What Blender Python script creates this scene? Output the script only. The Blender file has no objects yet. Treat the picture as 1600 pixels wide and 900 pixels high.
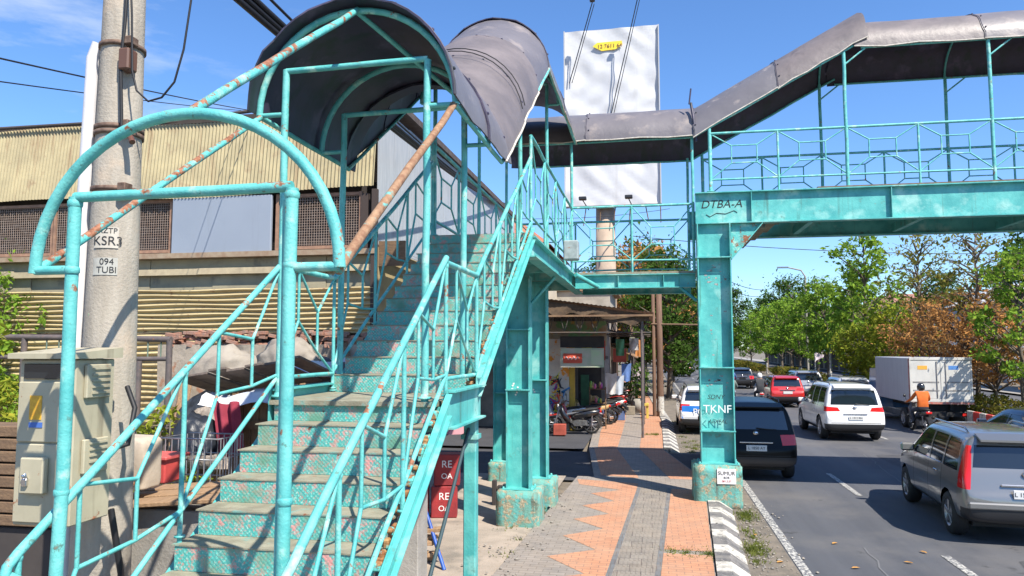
import bpy, bmesh, math, random
from mathutils import Vector, Matrix
R = math.radians
PI = math.pi
S = bpy.context.scene
COL = S.collection
rnd = random.Random(7)

# ---------------------------------------------------------------- camera, sky, sun, exposure
cam = bpy.data.objects.new('camera', bpy.data.cameras.new('camera'))
COL.objects.link(cam)
cam.data.sensor_width = 36.0
cam.data.lens = 36.0 * 1155.0 / 1600.0
cam.data.clip_start = 0.05
cam.data.clip_end = 3000
cam.location = (0, 0, 3.0)
cam.rotation_euler = (R(90) + math.atan(93 / 1155.0), 0, R(10.5))
S.camera = cam

SUNV = Vector((0.58, -0.56, 1.0)).normalized()
w = bpy.data.worlds.new('World')
S.world = w
w.use_nodes = True
nt = w.node_tree
nt.nodes.clear()
wo = nt.nodes.new('ShaderNodeOutputWorld')
bg = nt.nodes.new('ShaderNodeBackground')
sky = nt.nodes.new('ShaderNodeTexSky')
sky.sky_type = 'NISHITA'
sky.sun_disc = False
sky.sun_elevation = math.asin(SUNV.z)
sky.sun_rotation = math.atan2(SUNV.x, SUNV.y)
sky.air_density = 1.0
sky.dust_density = 0.25
sky.ozone_density = 3.5
bg.inputs['Strength'].default_value = 0.108
# thin high cloud wisps
tc = nt.nodes.new('ShaderNodeTexCoord')
mp = nt.nodes.new('ShaderNodeMapping')
mp.inputs['Rotation'].default_value = (0.3, 0.5, 0.2)
mp.inputs['Scale'].default_value = (2.2, 1.2, 7.0)
nz = nt.nodes.new('ShaderNodeTexNoise')
nz.inputs['Scale'].default_value = 1.6
nz.inputs['Detail'].default_value = 9
nz.inputs['Roughness'].default_value = 0.62
cr = nt.nodes.new('ShaderNodeValToRGB')
cr.color_ramp.elements[0].position = 0.44
cr.color_ramp.elements[0].color = (0, 0, 0, 1)
cr.color_ramp.elements[1].position = 0.80
cr.color_ramp.elements[1].color = (1, 1, 1, 1)
sp = nt.nodes.new('ShaderNodeSeparateXYZ')
mr = nt.nodes.new('ShaderNodeMapRange')          # wisps lie over the west half of the sky only
mr.inputs['From Min'].default_value = -0.36
mr.inputs['From Max'].default_value = -0.60
mu = nt.nodes.new('ShaderNodeMath')
mu.operation = 'MULTIPLY'
mx = nt.nodes.new('ShaderNodeMixRGB')
mx.inputs[2].default_value = (5.2, 5.6, 6.2, 1)
L = nt.links.new
L(tc.outputs['Generated'], mp.inputs['Vector'])
L(mp.outputs['Vector'], nz.inputs['Vector'])
L(nz.outputs['Fac'], cr.inputs['Fac'])
L(tc.outputs['Generated'], sp.inputs[0])
L(sp.outputs['X'], mr.inputs['Value'])
L(cr.outputs['Color'], mu.inputs[0])
L(mr.outputs['Result'], mu.inputs[1])
L(mu.outputs[0], mx.inputs[0])
hs = nt.nodes.new('ShaderNodeHueSaturation')
hs.inputs['Saturation'].default_value = 1.08
hs.inputs['Value'].default_value = 1.0
L(sky.outputs['Color'], hs.inputs['Color'])
tint = nt.nodes.new('ShaderNodeMixRGB')
tint.blend_type = 'MULTIPLY'
tint.inputs[0].default_value = 1.0
tint.inputs[2].default_value = (0.84, 1.0, 1.20, 1)
L(hs.outputs['Color'], tint.inputs[1])
L(tint.outputs['Color'], mx.inputs[1])
L(mx.outputs['Color'], bg.inputs['Color'])
L(bg.outputs['Background'], wo.inputs['Surface'])

sun = bpy.data.objects.new('sun', bpy.data.lights.new('sun', 'SUN'))
COL.objects.link(sun)
sun.data.energy = 5.0
sun.data.angle = R(0.5)
sun.data.color = (1.0, 0.93, 0.82)
sun.rotation_euler = (-SUNV).to_track_quat('-Z', 'Y').to_euler()
S.view_settings.view_transform = 'Standard'
S.view_settings.look = 'None'
S.view_settings.exposure = 0.8
S.view_settings.gamma = 1.0

# ---------------------------------------------------------------- materials
MATS = {}


def mat(name, c, c2=None, scale=6.0, rough=0.6, metal=0.0, rust=0.0, rustc=(0.16, 0.06, 0.025), rscale=9.0,
        bump=0.0, bscale=40.0, stretch=None, spots=None, coat=0.0, emit=None, lo=0.35, hi=0.65, spec=0.5, blotch=None, streaks=None, blotch2=None, topwear=0.0):
    m = bpy.data.materials.new(name)
    m.use_nodes = True
    t = m.node_tree
    b = t.nodes['Principled BSDF']
    b.inputs['Roughness'].default_value = rough
    b.inputs['Metallic'].default_value = metal
    b.inputs['Specular IOR Level'].default_value = spec
    if coat:
        b.inputs['Coat Weight'].default_value = coat
        b.inputs['Coat Roughness'].default_value = 0.06
    if emit:
        b.inputs['Emission Color'].default_value = (*emit[:3], 1)
        b.inputs['Emission Strength'].default_value = emit[3]
    co = t.nodes.new('ShaderNodeTexCoord')
    src = co.outputs['Object']
    if stretch:
        q = t.nodes.new('ShaderNodeMapping')
        q.inputs['Scale'].default_value = stretch
        t.links.new(src, q.inputs['Vector'])
        src_s = q.outputs['Vector']
    else:
        src_s = src

    def noise(sc, det=6, vec=None, ro=0.6):
        n = t.nodes.new('ShaderNodeTexNoise')
        n.inputs['Scale'].default_value = sc
        n.inputs['Detail'].default_value = det
        n.inputs['Roughness'].default_value = ro
        t.links.new(vec or src, n.inputs['Vector'])
        return n.outputs['Fac']

    def ramp(f, a, z):
        r = t.nodes.new('ShaderNodeMapRange')
        r.inputs['From Min'].default_value = a
        r.inputs['From Max'].default_value = z
        t.links.new(f, r.inputs['Value'])
        return r.outputs['Result']

    def mix(f, a, z):
        q = t.nodes.new('ShaderNodeMixRGB')
        t.links.new(f, q.inputs[0])
        for i, v in ((1, a), (2, z)):
            if isinstance(v, tuple):
                q.inputs[i].default_value = (*v, 1)
            else:
                t.links.new(v, q.inputs[i])
        return q.outputs['Color']
    col = None
    if c2 is not None:
        col = mix(ramp(noise(scale, vec=src_s), lo, hi), c, c2)
    if blotch:                                # (colour, scale, low, high)
        col = mix(ramp(noise(blotch[1], 5), blotch[2], blotch[3]), col if col is not None else c, blotch[0])
    if blotch2:
        col = mix(ramp(noise(blotch2[1], 7, ro=.7), blotch2[2], blotch2[3]), col if col is not None else c, blotch2[0])
    if streaks:                               # run-off stains drawn out along z: (colour, scale, low, high)
        q = t.nodes.new('ShaderNodeMapping')
        q.inputs['Scale'].default_value = (1, 1, .07)
        t.links.new(src, q.inputs['Vector'])
        col = mix(ramp(noise(streaks[1], 6, q.outputs['Vector']), streaks[2], streaks[3]), col if col is not None else c, streaks[0])
    if spots:                                 # (colour, scale, size)
        v = t.nodes.new('ShaderNodeTexVoronoi')
        v.inputs['Scale'].default_value = spots[1]
        t.links.new(src, v.inputs['Vector'])
        col = mix(ramp(v.outputs['Distance'], spots[2], spots[2] * 0.7), col if col is not None else c, spots[0])
    if rust:
        n1 = noise(rscale, 9, ro=0.7)
        if topwear:
            ge = t.nodes.new('ShaderNodeNewGeometry')
            se = t.nodes.new('ShaderNodeSeparateXYZ')
            t.links.new(ge.outputs['Normal'], se.inputs[0])
            ma = t.nodes.new('ShaderNodeMath')
            ma.operation = 'MULTIPLY_ADD'
            ma.inputs[1].default_value = topwear
            t.links.new(se.outputs['Z'], ma.inputs[0])
            t.links.new(n1, ma.inputs[2])
            n1 = ma.outputs[0]
        r1 = ramp(n1, 0.74 - rust, 0.78 - rust)
        rc = mix(ramp(noise(rscale * 5, 4), 0.35, 0.65), rustc, tuple(min(1, x * 2.1 + 0.03) for x in rustc))
        col = mix(r1, col if col is not None else c, rc)
    if col is None:
        b.inputs['Base Color'].default_value = (*c, 1)
    else:
        t.links.new(col, b.inputs['Base Color'])
    if bump:
        bp = t.nodes.new('ShaderNodeBump')
        bp.inputs['Strength'].default_value = bump
        bp.inputs['Distance'].default_value = 0.02
        t.links.new(noise(bscale, 5), bp.inputs['Height'])
        t.links.new(bp.outputs['Normal'], b.inputs['Normal'])
    MATS[name] = m
    return m


TQ = (0.115, 0.48, 0.445)
TQ2 = (0.055, 0.335, 0.325)
paint = mat('turquoise paint', TQ, TQ2, 3.5, 0.5, rust=0.075, rscale=11, bump=0.2, bscale=45, blotch=((0.27, 0.56, 0.51), 1.7, .54, .66), streaks=((0.07, 0.20, 0.17), 9, .60, .74), blotch2=((0.10, 0.24, 0.20), 4.5, .60, .68))
paint_pipe = mat('turquoise pipe paint', (0.155, 0.51, 0.475), (0.07, 0.37, 0.36), 6, 0.55, rust=0.125, rscale=7, topwear=.045, blotch=((0.33, 0.60, 0.52), 5, .57, .66), blotch2=((0.09, 0.22, 0.19), 14, .60, .66), bump=.25, bscale=70)
paint_worn = mat('flaking turquoise paint', TQ, TQ2, 7, 0.6, rust=0.21, rscale=7, topwear=.06, bump=0.4, bscale=50, blotch=((0.33, 0.60, 0.52), 5, .55, .66), streaks=((0.16, 0.09, 0.05), 11, .62, .72))
rust_pipe = mat('rusty pipe', (0.20, 0.095, 0.05), (0.36, 0.225, 0.13), 16, 0.8, bump=0.4, bscale=60, blotch=((0.12, 0.36, 0.33), 9, 0.60, 0.64))
rust_edge = mat('rusted steel edge', (0.20, 0.07, 0.025), (0.40, 0.24, 0.10), 18, 0.85, blotch=(TQ, 11, 0.52, 0.57), bump=0.4)
riser_m = None
tread_m = mat('worn steel tread', (0.29, 0.275, 0.20), (0.19, 0.175, 0.125), 9, 0.85, blotch=((.15, .30, .26), 6, .58, .66), rust=0.12, rscale=12, bump=0.3, bscale=70)
roof_out = mat('weathered roof sheet', (0.165, 0.15, 0.158), (0.125, 0.115, 0.125), 1.5, 0.45, bump=0.8, bscale=2.2, blotch=((0.29, 0.245, 0.22), 2.2, 0.55, 0.75))
roof_outs = [roof_out,
             mat('weathered roof sheet brownish', (0.19, 0.16, 0.155), (0.13, 0.112, 0.112), 2.0, 0.5, bump=0.9, bscale=2.6, rust=.05, rscale=3, rustc=(.10,.075,.06), streaks=((.12, .10, .10), 3, .56, .7)),
             mat('weathered roof sheet greyish', (0.165, 0.155, 0.165), (0.125, 0.118, 0.13), 1.2, 0.42, bump=0.8, bscale=1.9, blotch=((0.30, 0.26, 0.24), 3, 0.58, 0.7))]
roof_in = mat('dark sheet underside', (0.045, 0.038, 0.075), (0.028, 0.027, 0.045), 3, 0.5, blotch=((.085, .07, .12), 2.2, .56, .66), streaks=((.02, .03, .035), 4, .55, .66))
trim_m = mat('pale sheet edge', (0.62, 0.58, 0.50), (0.40, 0.36, 0.30), 12, 0.7)
footing_m = mat('painted concrete footing', (0.10, 0.39, 0.36), (0.17, 0.29, 0.22), 6, 0.9, rust=0.22, rustc=(0.20, 0.17, 0.11), rscale=8, blotch2=((.07, .10, .07), 5, .57, .68), streaks=((.12, .13, .10), 9, .56, .68), bump=0.7, bscale=22)
asphalt = mat('asphalt', (0.096, 0.099, 0.110), (0.062, 0.065, 0.076), 1.5, 0.8, bump=0.5, bscale=90, stretch=(1, .045, 1), blotch2=((.04, .04, .043), 1.1, .62, .68), blotch=((0.125, 0.12, 0.118), 0.35, 0.48, 0.68))
asphalt_dark = mat('driveway asphalt', (0.062, 0.062, 0.068), (0.045, 0.045, 0.05), 1.5, 0.9, bump=0.4, bscale=90)
dirt = mat('dusty verge', (0.21, 0.175, 0.135), (0.12, 0.105, 0.085), 3, 0.95, bump=0.8, bscale=30)
yard_m = mat('yard concrete', (0.38, 0.315, 0.255), (0.28, 0.235, 0.19), 2.5, 0.9, bump=0.5, bscale=40, blotch=((0.20, 0.175, 0.145), 1.3, 0.52, 0.66), blotch2=((.13, .11, .09), 6, .62, .68))
line_m = mat('road paint', (0.58, 0.56, 0.50), (0.38, 0.37, 0.34), 6, 0.7, rust=0.27, rustc=(0.07, 0.07, 0.075), rscale=22)
kerb_w = mat('kerb white', (0.60, 0.57, 0.51), (0.36, 0.34, 0.30), 7, 0.85, bump=0.5, rust=0.19, rustc=(0.12, 0.11, 0.10))
kerb_b = mat('kerb dark', (0.10, 0.098, 0.10), (0.21, 0.195, 0.18), 7, 0.85, bump=0.5, rust=.16, rustc=(.17,.155,.14))
conc = mat('grey concrete', (0.33, 0.31, 0.28), (0.24, 0.225, 0.20), 3, 0.9, bump=0.4, bscale=35)
pole_m = mat('pole concrete', (0.40, 0.36, 0.30), (0.30, 0.265, 0.215), 4, 0.9, bump=0.35, bscale=50, stretch=(3, 3, 0.5), blotch=((0.45, 0.36, 0.27), 3, 0.55, 0.75))
black = mat('black rubber', (0.014, 0.014, 0.015), (0.022, 0.022, 0.022), 10, 0.75)
blackpl = mat('black plastic', (0.02, 0.02, 0.022), None, rough=0.4)
cable_m = mat('cable sheath', (0.012, 0.012, 0.014), None, rough=0.6)
chrome = mat('bright metal', (0.62, 0.62, 0.64), None, rough=0.22, metal=1.0)
alloy = mat('alloy rim', (0.40, 0.40, 0.42), None, rough=0.35, metal=0.85)
glass_dk = mat('dark car glass', (0.012, 0.016, 0.02), None, rough=0.05, spec=0.8, coat=0.5)
red_lamp = mat('red lamp lens', (0.60, 0.015, 0.012), None, rough=0.15, coat=0.6)
amber = mat('amber lens', (0.62, 0.20, 0.02), None, rough=0.15, coat=0.6)
white_lens = mat('clear lens', (0.72, 0.72, 0.72), None, rough=0.12, coat=0.6)
plate_m = mat('number plate', (0.62, 0.62, 0.60), None, rough=0.4)
plate_k = mat('black number plate', (0.02, 0.02, 0.02), None, rough=0.4)
ink = mat('black ink', (0.012, 0.012, 0.014), None, rough=0.6)
white_ink = mat('white ink', (0.75, 0.75, 0.72), None, rough=0.6)
wood = mat('weathered wood', (0.20, 0.125, 0.07), (0.12, 0.075, 0.045), 5, 0.85, bump=0.5, bscale=30, stretch=(1, 1, 6))
wood_lt = mat('raw timber', (0.36, 0.23, 0.13), (0.25, 0.155, 0.085), 6, 0.85, bump=0.5, bscale=30, stretch=(6, 1, 6))
white_board = mat('white vinyl sheet', (0.58, 0.585, 0.59), (0.49, 0.50, 0.52), .8, 0.6, bump=1.0, bscale=1.1, streaks=((.46, .46, .46), 1.2, .58, .72))


def riser_mat():
    m = mat('chequered riser plate', (0.17, 0.58, 0.49), (0.09, 0.45, 0.39), 14, 0.55)
    t = m.node_tree
    b = t.nodes['Principled BSDF']
    co = t.nodes.new('ShaderNodeTexCoord')
    old = b.inputs['Base Color'].links[0].from_socket

    def N(k, **kw):
        n = t.nodes.new(k)
        for a, v in kw.items():
            n.inputs[a].default_value = v
        return n

    def mix(f, a, z):
        q = t.nodes.new('ShaderNodeMixRGB')
        t.links.new(f, q.inputs[0])
        for i, v in ((1, a), (2, z)):
            if isinstance(v, tuple):
                q.inputs[i].default_value = (*v, 1)
            else:
                t.links.new(v, q.inputs[i])
        return q.outputs[0]

    def rmp(s, a, z):
        r = N('ShaderNodeMapRange')
        r.inputs['From Min'].default_value = a
        r.inputs['From Max'].default_value = z
        t.links.new(s, r.inputs['Value'])
        return r.outputs['Result']
    # raised diamonds: a grid turned 45 degrees in the riser plane
    mp_ = N('ShaderNodeMapping')
    mp_.inputs['Rotation'].default_value = (0, R(45), 0)
    mp_.inputs['Scale'].default_value = (1, 0.001, 1)
    t.links.new(co.outputs['Object'], mp_.inputs['Vector'])
    v = N('ShaderNodeTexVoronoi', Scale=46.0, Randomness=0.2)
    t.links.new(mp_.outputs['Vector'], v.inputs['Vector'])
    dia = rmp(v.outputs['Distance'], 0.30, 0.42)
    c = mix(dia, old, (0.075, 0.36, 0.325))
    lt = rmp(v.outputs['Distance'], 0.24, 0.14)
    lt_ = N('ShaderNodeMath', )
    lt_.operation = 'MULTIPLY'
    lt_.inputs[1].default_value = 0.7
    t.links.new(lt, lt_.inputs[0])
    c = mix(lt_.outputs[0], c, (0.26, 0.62, 0.55))
    # flower-like patches of red primer and rust
    n = N('ShaderNodeTexNoise', Scale=8.0, Detail=10.0, Roughness=0.85)
    t.links.new(co.outputs['Object'], n.inputs['Vector'])
    c = mix(rmp(n.outputs['Fac'], 0.53, 0.56), c, (0.60, 0.27, 0.25))
    n5 = N('ShaderNodeTexNoise', Scale=42.0, Detail=4.0, Roughness=0.7)
    t.links.new(co.outputs['Object'], n5.inputs['Vector'])
    c = mix(rmp(n5.outputs['Fac'], 0.555, 0.60), c, (0.40, 0.25, 0.21))
    n6 = N('ShaderNodeTexNoise', Scale=55.0, Detail=3.0)
    t.links.new(co.outputs['Object'], n6.inputs['Vector'])
    c = mix(rmp(n6.outputs['Fac'], 0.60, 0.66), c, (0.33, 0.52, 0.45))
    n2 = N('ShaderNodeTexNoise', Scale=15.0, Detail=8.0, Roughness=0.75)
    t.links.new(co.outputs['Object'], n2.inputs['Vector'])
    c = mix(rmp(n2.outputs['Fac'], 0.62, 0.64), c, (0.13, 0.055, 0.03))
    n3 = N('ShaderNodeTexNoise', Scale=4.0, Detail=5.0)
    t.links.new(co.outputs['Object'], n3.inputs['Vector'])
    c = mix(rmp(n3.outputs['Fac'], 0.54, 0.68), c, (0.11, 0.28, 0.20))
    t.links.new(c, b.inputs['Base Color'])
    bp = N('ShaderNodeBump', Strength=0.6, Distance=0.006)
    bp.invert = True
    t.links.new(v.outputs['Distance'], bp.inputs['Height'])
    t.links.new(bp.outputs['Normal'], b.inputs['Normal'])
    return m


def paver_mat(name, c, c2, sx=0.2, sy=0.1, mortar=(0.12, 0.10, 0.09)):
    m = mat(name, c, c2, 5, 0.88)
    t = m.node_tree
    b = t.nodes['Principled BSDF']
    co = t.nodes.new('ShaderNodeTexCoord')
    old = b.inputs['Base Color'].links[0].from_socket
    br = t.nodes.new('ShaderNodeTexBrick')
    br.inputs['Scale'].default_value = 1.0
    br.inputs['Brick Width'].default_value = sx
    br.inputs['Row Height'].default_value = sy
    br.inputs['Mortar Size'].default_value = 0.006
    br.inputs['Color1'].default_value = (1.0, 1.0, 1.0, 1)
    br.inputs['Color2'].default_value = (0.84, 0.84, 0.84, 1)
    br.inputs['Mortar'].default_value = (*[mortar[i] / max(c[i], .01) for i in range(3)], 1)
    t.links.new(co.outputs['Object'], br.inputs['Vector'])
    q = t.nodes.new('ShaderNodeMixRGB')
    q.blend_type = 'MULTIPLY'
    q.inputs[0].default_value = 1.0
    t.links.new(old, q.inputs[1])
    t.links.new(br.outputs['Color'], q.inputs[2])
    # wear and dust in large soft patches
    n = t.nodes.new('ShaderNodeTexNoise')
    n.inputs['Scale'].default_value = 1.7
    n.inputs['Detail'].default_value = 10
    n.inputs['Roughness'].default_value = .7
    t.links.new(co.outputs['Object'], n.inputs['Vector'])
    r = t.nodes.new('ShaderNodeMapRange')
    r.inputs['From Min'].default_value = 0.48
    r.inputs['From Max'].default_value = 0.75
    r.inputs['From Min'].default_value = 0.40
    r.inputs['To Max'].default_value = 0.42
    t.links.new(n.outputs['Fac'], r.inputs['Value'])
    q2 = t.nodes.new('ShaderNodeMixRGB')
    t.links.new(r.outputs['Result'], q2.inputs[0])
    t.links.new(q.outputs[0], q2.inputs[1])
    q2.inputs[2].default_value = (0.36, 0.285, 0.21, 1)
    t.links.new(q2.outputs[0], b.inputs['Base Color'])
    n4 = t.nodes.new('ShaderNodeTexNoise')
    n4.inputs['Scale'].default_value = 3.1
    n4.inputs['Detail'].default_value = 9
    n4.inputs['Roughness'].default_value = .75
    t.links.new(co.outputs['Object'], n4.inputs['Vector'])
    r4 = t.nodes.new('ShaderNodeMapRange')
    r4.inputs['From Min'].default_value = 0.60
    r4.inputs['From Max'].default_value = 0.70
    r4.inputs['To Max'].default_value = 0.55
    t.links.new(n4.outputs['Fac'], r4.inputs['Value'])
    q4 = t.nodes.new('ShaderNodeMixRGB')
    t.links.new(r4.outputs['Result'], q4.inputs[0])
    t.links.new(q2.outputs[0], q4.inputs[1])
    q4.inputs[2].default_value = (0.115, 0.09, 0.07, 1)
    t.links.new(q4.outputs[0], b.inputs['Base Color'])
    bp = t.nodes.new('ShaderNodeBump')
    bp.inputs['Strength'].default_value = 0.5
    bp.inputs['Distance'].default_value = 0.008
    bp.invert = True
    t.links.new(br.outputs['Fac'], bp.inputs['Height'])
    t.links.new(bp.outputs['Normal'], b.inputs['Normal'])
    return m


riser_m = riser_mat()
pave_grey = paver_mat('grey pavers', (0.29, 0.255, 0.225), (0.235, 0.21, 0.19), mortar=(.17,.145,.125))
pave_orange = paver_mat('orange pavers', (0.54, 0.26, 0.145), (0.46, 0.22, 0.125), mortar=(.28,.15,.10))
tactile_m = paver_mat('tactile tiles', (0.265, 0.235, 0.20), (0.215, 0.19, 0.165), 0.30, 0.30)
pave_blue = paver_mat('dark band pavers', (0.155, 0.165, 0.175), (0.13, 0.135, 0.145), 0.1, 0.2)


def leaf_mat(name, c1, c2, c3=None):
    m = bpy.data.materials.new(name)
    m.use_nodes = True
    t = m.node_tree
    t.nodes.clear()
    o = t.nodes.new('ShaderNodeOutputMaterial')
    co = t.nodes.new('ShaderNodeTexCoord')
    n = t.nodes.new('ShaderNodeTexNoise')
    n.inputs['Scale'].default_value = 1.6
    n.inputs['Detail'].default_value = 8
    n.inputs['Roughness'].default_value = 0.8
    t.links.new(co.outputs['Object'], n.inputs['Vector'])
    r = t.nodes.new('ShaderNodeValToRGB')
    r.color_ramp.elements[0].position = 0.36
    r.color_ramp.elements[0].color = (*c1, 1)
    r.color_ramp.elements[1].position = 0.62
    r.color_ramp.elements[1].color = (*c2, 1)
    if c3:
        e = r.color_ramp.elements.new(0.68)
        e.color = (*c3, 1)
    t.links.new(n.outputs['Fac'], r.inputs['Fac'])
    d = t.nodes.new('ShaderNodeBsdfDiffuse')
    tr = t.nodes.new('ShaderNodeBsdfTranslucent')
    mxs = t.nodes.new('ShaderNodeMixShader')
    mxs.inputs[0].default_value = 0.35
    t.links.new(r.outputs['Color'], d.inputs['Color'])
    t.links.new(r.outputs['Color'], tr.inputs['Color'])
    t.links.new(d.outputs[0], mxs.inputs[1])
    t.links.new(tr.outputs[0], mxs.inputs[2])
    t.links.new(mxs.outputs[0], o.inputs['Surface'])
    return m


leaf_green = leaf_mat('green leaves', (0.085, 0.20, 0.028), (0.28, 0.40, 0.05), (0.42, 0.40, 0.07))
leaf_dark = leaf_mat('dark leaves', (0.035, 0.08, 0.016), (0.10, 0.17, 0.035), (0.20, 0.19, 0.05))
leaf_brown = leaf_mat('brown leaves', (0.30, 0.15, 0.06), (0.58, 0.30, 0.10), (0.42, 0.42, 0.09))
leaf_yellow = leaf_mat('yellow green leaves', (0.14, 0.22, 0.025), (0.36, 0.36, 0.045), (0.45, 0.30, 0.05))
leaf_orange = leaf_mat('orange blossom hedge', (0.06, 0.11, 0.02), (0.20, 0.14, 0.03), (0.60, 0.20, 0.03))
bark = mat('bark', (0.17, 0.135, 0.10), (0.10, 0.08, 0.06), 8, 0.9, bump=0.6, bscale=30, stretch=(3, 3, 0.6))
grass_m = leaf_mat('verge grass', (0.07, 0.11, 0.025), (0.20, 0.22, 0.05), (0.30, 0.25, 0.10))

# ---------------------------------------------------------------- mesh helpers
ORG = {}


class MB:
    def __init__(s):
        s.v = []
        s.f = []
        s.m = []
        s.sm = []

    def add(s, vs, fs, mi=0, smooth=False):
        o = len(s.v)
        s.v += [tuple(p) for p in vs]
        for f in fs:
            s.f.append(tuple(i + o for i in f))
            s.m.append(mi)
            s.sm.append(smooth)
        return s

    def box(s, x0, x1, y0, y1, z0, z1, mi=0, M_=None):
        vs = [Vector(p) for p in ((x0, y0, z0), (x1, y0, z0), (x1, y1, z0), (x0, y1, z0), (x0, y0, z1), (x1, y0, z1), (x1, y1, z1), (x0, y1, z1))]
        if M_:
            vs = [M_ @ p for p in vs]
        return s.add(vs, ((3, 2, 1, 0), (4, 5, 6, 7), (0, 1, 5, 4), (1, 2, 6, 5), (2, 3, 7, 6), (3, 0, 4, 7)), mi)

    def bbox(s, x0, x1, y0, y1, z0, z1, b=0.01, mi=0, M_=None):
        # box with chamfered edges
        vs = []
        for sx, (xa, xb) in ((0, (x0, x1)),):
            pass
        c = Vector(((x0 + x1) / 2, (y0 + y1) / 2, (z0 + z1) / 2))
        h = Vector(((x1 - x0) / 2, (y1 - y0) / 2, (z1 - z0) / 2))
        b = min(b, h.x * .9, h.y * .9, h.z * .9)
        idx = {}
        for sx in (-1, 1):
            for sy in (-1, 1):
                for sz in (-1, 1):
                    for ax in range(3):
                        d = [h.x - b, h.y - b, h.z - b]
                        d[ax] = h[ax]
                        idx[(sx, sy, sz, ax)] = len(vs)
                        p = c + Vector((sx * d[0], sy * d[1], sz * d[2]))
                        vs.append(M_ @ p if M_ else p)
        fs = []
        for ax in range(3):
            o = [i for i in range(3) if i != ax]
            for sg in (-1, 1):
                q = []
                for a, bb in ((-1, -1), (1, -1), (1, 1), (-1, 1)):
                    k = [0, 0, 0]
                    k[ax] = sg
                    k[o[0]] = a
                    k[o[1]] = bb
                    q.append(idx[(*k, ax)])
                fs.append(tuple(q))
        for ax in range(3):
            o = [i for i in range(3) if i != ax]
            for a in (-1, 1):
                for bb in (-1, 1):
                    q = []
                    for e, w_ in ((-1, 0), (-1, 1), (1, 1), (1, 0)):
                        k = [0, 0, 0]
                        k[ax] = e
                        k[o[0]] = a
                        k[o[1]] = bb
                        q.append(idx[(*k, o[w_])])
                    fs.append(tuple(q))
        for sx in (-1, 1):
            for sy in (-1, 1):
                for sz in (-1, 1):
                    fs.append(tuple(idx[(sx, sy, sz, a)] for a in range(3)))
        return s.add(vs, fs, mi)

    def tube(s, pts, r, n=8, mi=0, cap=True, closed=False):
        pts = [Vector(p) for p in pts]
        if len(pts) == 2 and not isinstance(r, (list, tuple)) and .012 <= r <= .06 and (pts[1] - pts[0]).length > .7:
            ln = (pts[1] - pts[0]).length
            k = max(3, min(9, int(ln / .45)))
            e = min(.006, .0022 * ln)
            pts = [pts[0].lerp(pts[1], i / k) + (Vector((jit(e), jit(e), jit(e))) if 0 < i < k else Vector((0, 0, 0))) for i in range(k + 1)]
        rs = r if isinstance(r, (list, tuple)) else [r] * len(pts)
        vs = []
        k = len(pts)
        prev = None
        for i, p in enumerate(pts):
            if closed:
                d = (pts[(i + 1) % k] - pts[i - 1])
            else:
                d = (pts[min(i + 1, k - 1)] - pts[max(i - 1, 0)])
            d.normalize()
            if prev is None:
                a = Vector((0, 0, 1)) if abs(d.z) < 0.9 else Vector((1, 0, 0))
                u = d.cross(a).normalized()
            else:
                u = (prev - d * prev.dot(d)).normalized()
            prev = u
            v_ = d.cross(u)
            for j in range(n):
                t = 2 * PI * j / n
                vs.append(p + (u * math.cos(t) + v_ * math.sin(t)) * rs[i])
        fs = []
        for i in range(k if closed else k - 1):
            for j in range(n):
                a = i * n + j
                b = i * n + (j + 1) % n
                i2 = (i + 1) % k
                fs.append((a, b, i2 * n + (j + 1) % n, i2 * n + j))
        s.add(vs, fs, mi, True)
        if cap and not closed:
            s.add(vs[:n], [tuple(range(n - 1, -1, -1))], mi)
            s.add(vs[-n:], [tuple(range(n))], mi)
        return s

    def lathe(s, prof, c=(0, 0, 0), axis='z', n=20, mi=0, smooth=True):
        vs = []
        for (r, h) in prof:
            for j in range(n):
                t = 2 * PI * j / n
                a, b = r * math.cos(t), r * math.sin(t)
                p = {'z': (a, b, h), 'x': (h, a, b), 'y': (a, h, b)}[axis]
                vs.append(Vector(p) + Vector(c))
        fs = []
        for i in range(len(prof) - 1):
            for j in range(n):
                fs.append((i * n + j, i * n + (j + 1) % n, (i + 1) * n + (j + 1) % n, (i + 1) * n + j))
        return s.add(vs, fs, mi, smooth)

    def prism(s, poly, x0, x1, inset=0.0, mi=0, M_=None, smooth=False):
        # polygon in (y, z) swept along x, its two faces shrunk by inset about the centroid
        n = len(poly)
        cy = sum(p[0] for p in poly) / n
        cz = sum(p[1] for p in poly) / n
        vs = []
        dx = (x1 - x0) * 0.28 if inset else 0
        rings = [(x0, 1 - inset), (x0 + dx, 1), (x1 - dx, 1), (x1, 1 - inset)] if inset else [(x0, 1), (x1, 1)]
        for x, k in rings:
            for y, z in poly:
                p = Vector((x, cy + (y - cy) * k, cz + (z - cz) * k))
                vs.append(M_ @ p if M_ else p)
        fs = []
        m = len(rings)
        for i in range(m - 1):
            for j in range(n):
                fs.append((i * n + j, i * n + (j + 1) % n, (i + 1) * n + (j + 1) % n, (i + 1) * n + j))
        fs.append(tuple(range(n - 1, -1, -1)))
        fs.append(tuple(range((m - 1) * n, m * n)))
        return s.add(vs, fs, mi, smooth)

    def quad(s, a, b, c, d, mi=0):
        return s.add([a, b, c, d], [(0, 1, 2, 3)], mi)

    def grid(s, fn, nu, nv, mi=0, smooth=True, close=False):
        vs = [fn(i / nu, j / nv) for i in range(nu + 1) for j in range(nv + 1)]
        fs = [(i * (nv + 1) + j, (i + 1) * (nv + 1) + j, (i + 1) * (nv + 1) + j + 1, i * (nv + 1) + j + 1) for i in range(nu) for j in range(nv)]
        return s.add(vs, fs, mi, smooth)

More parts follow.
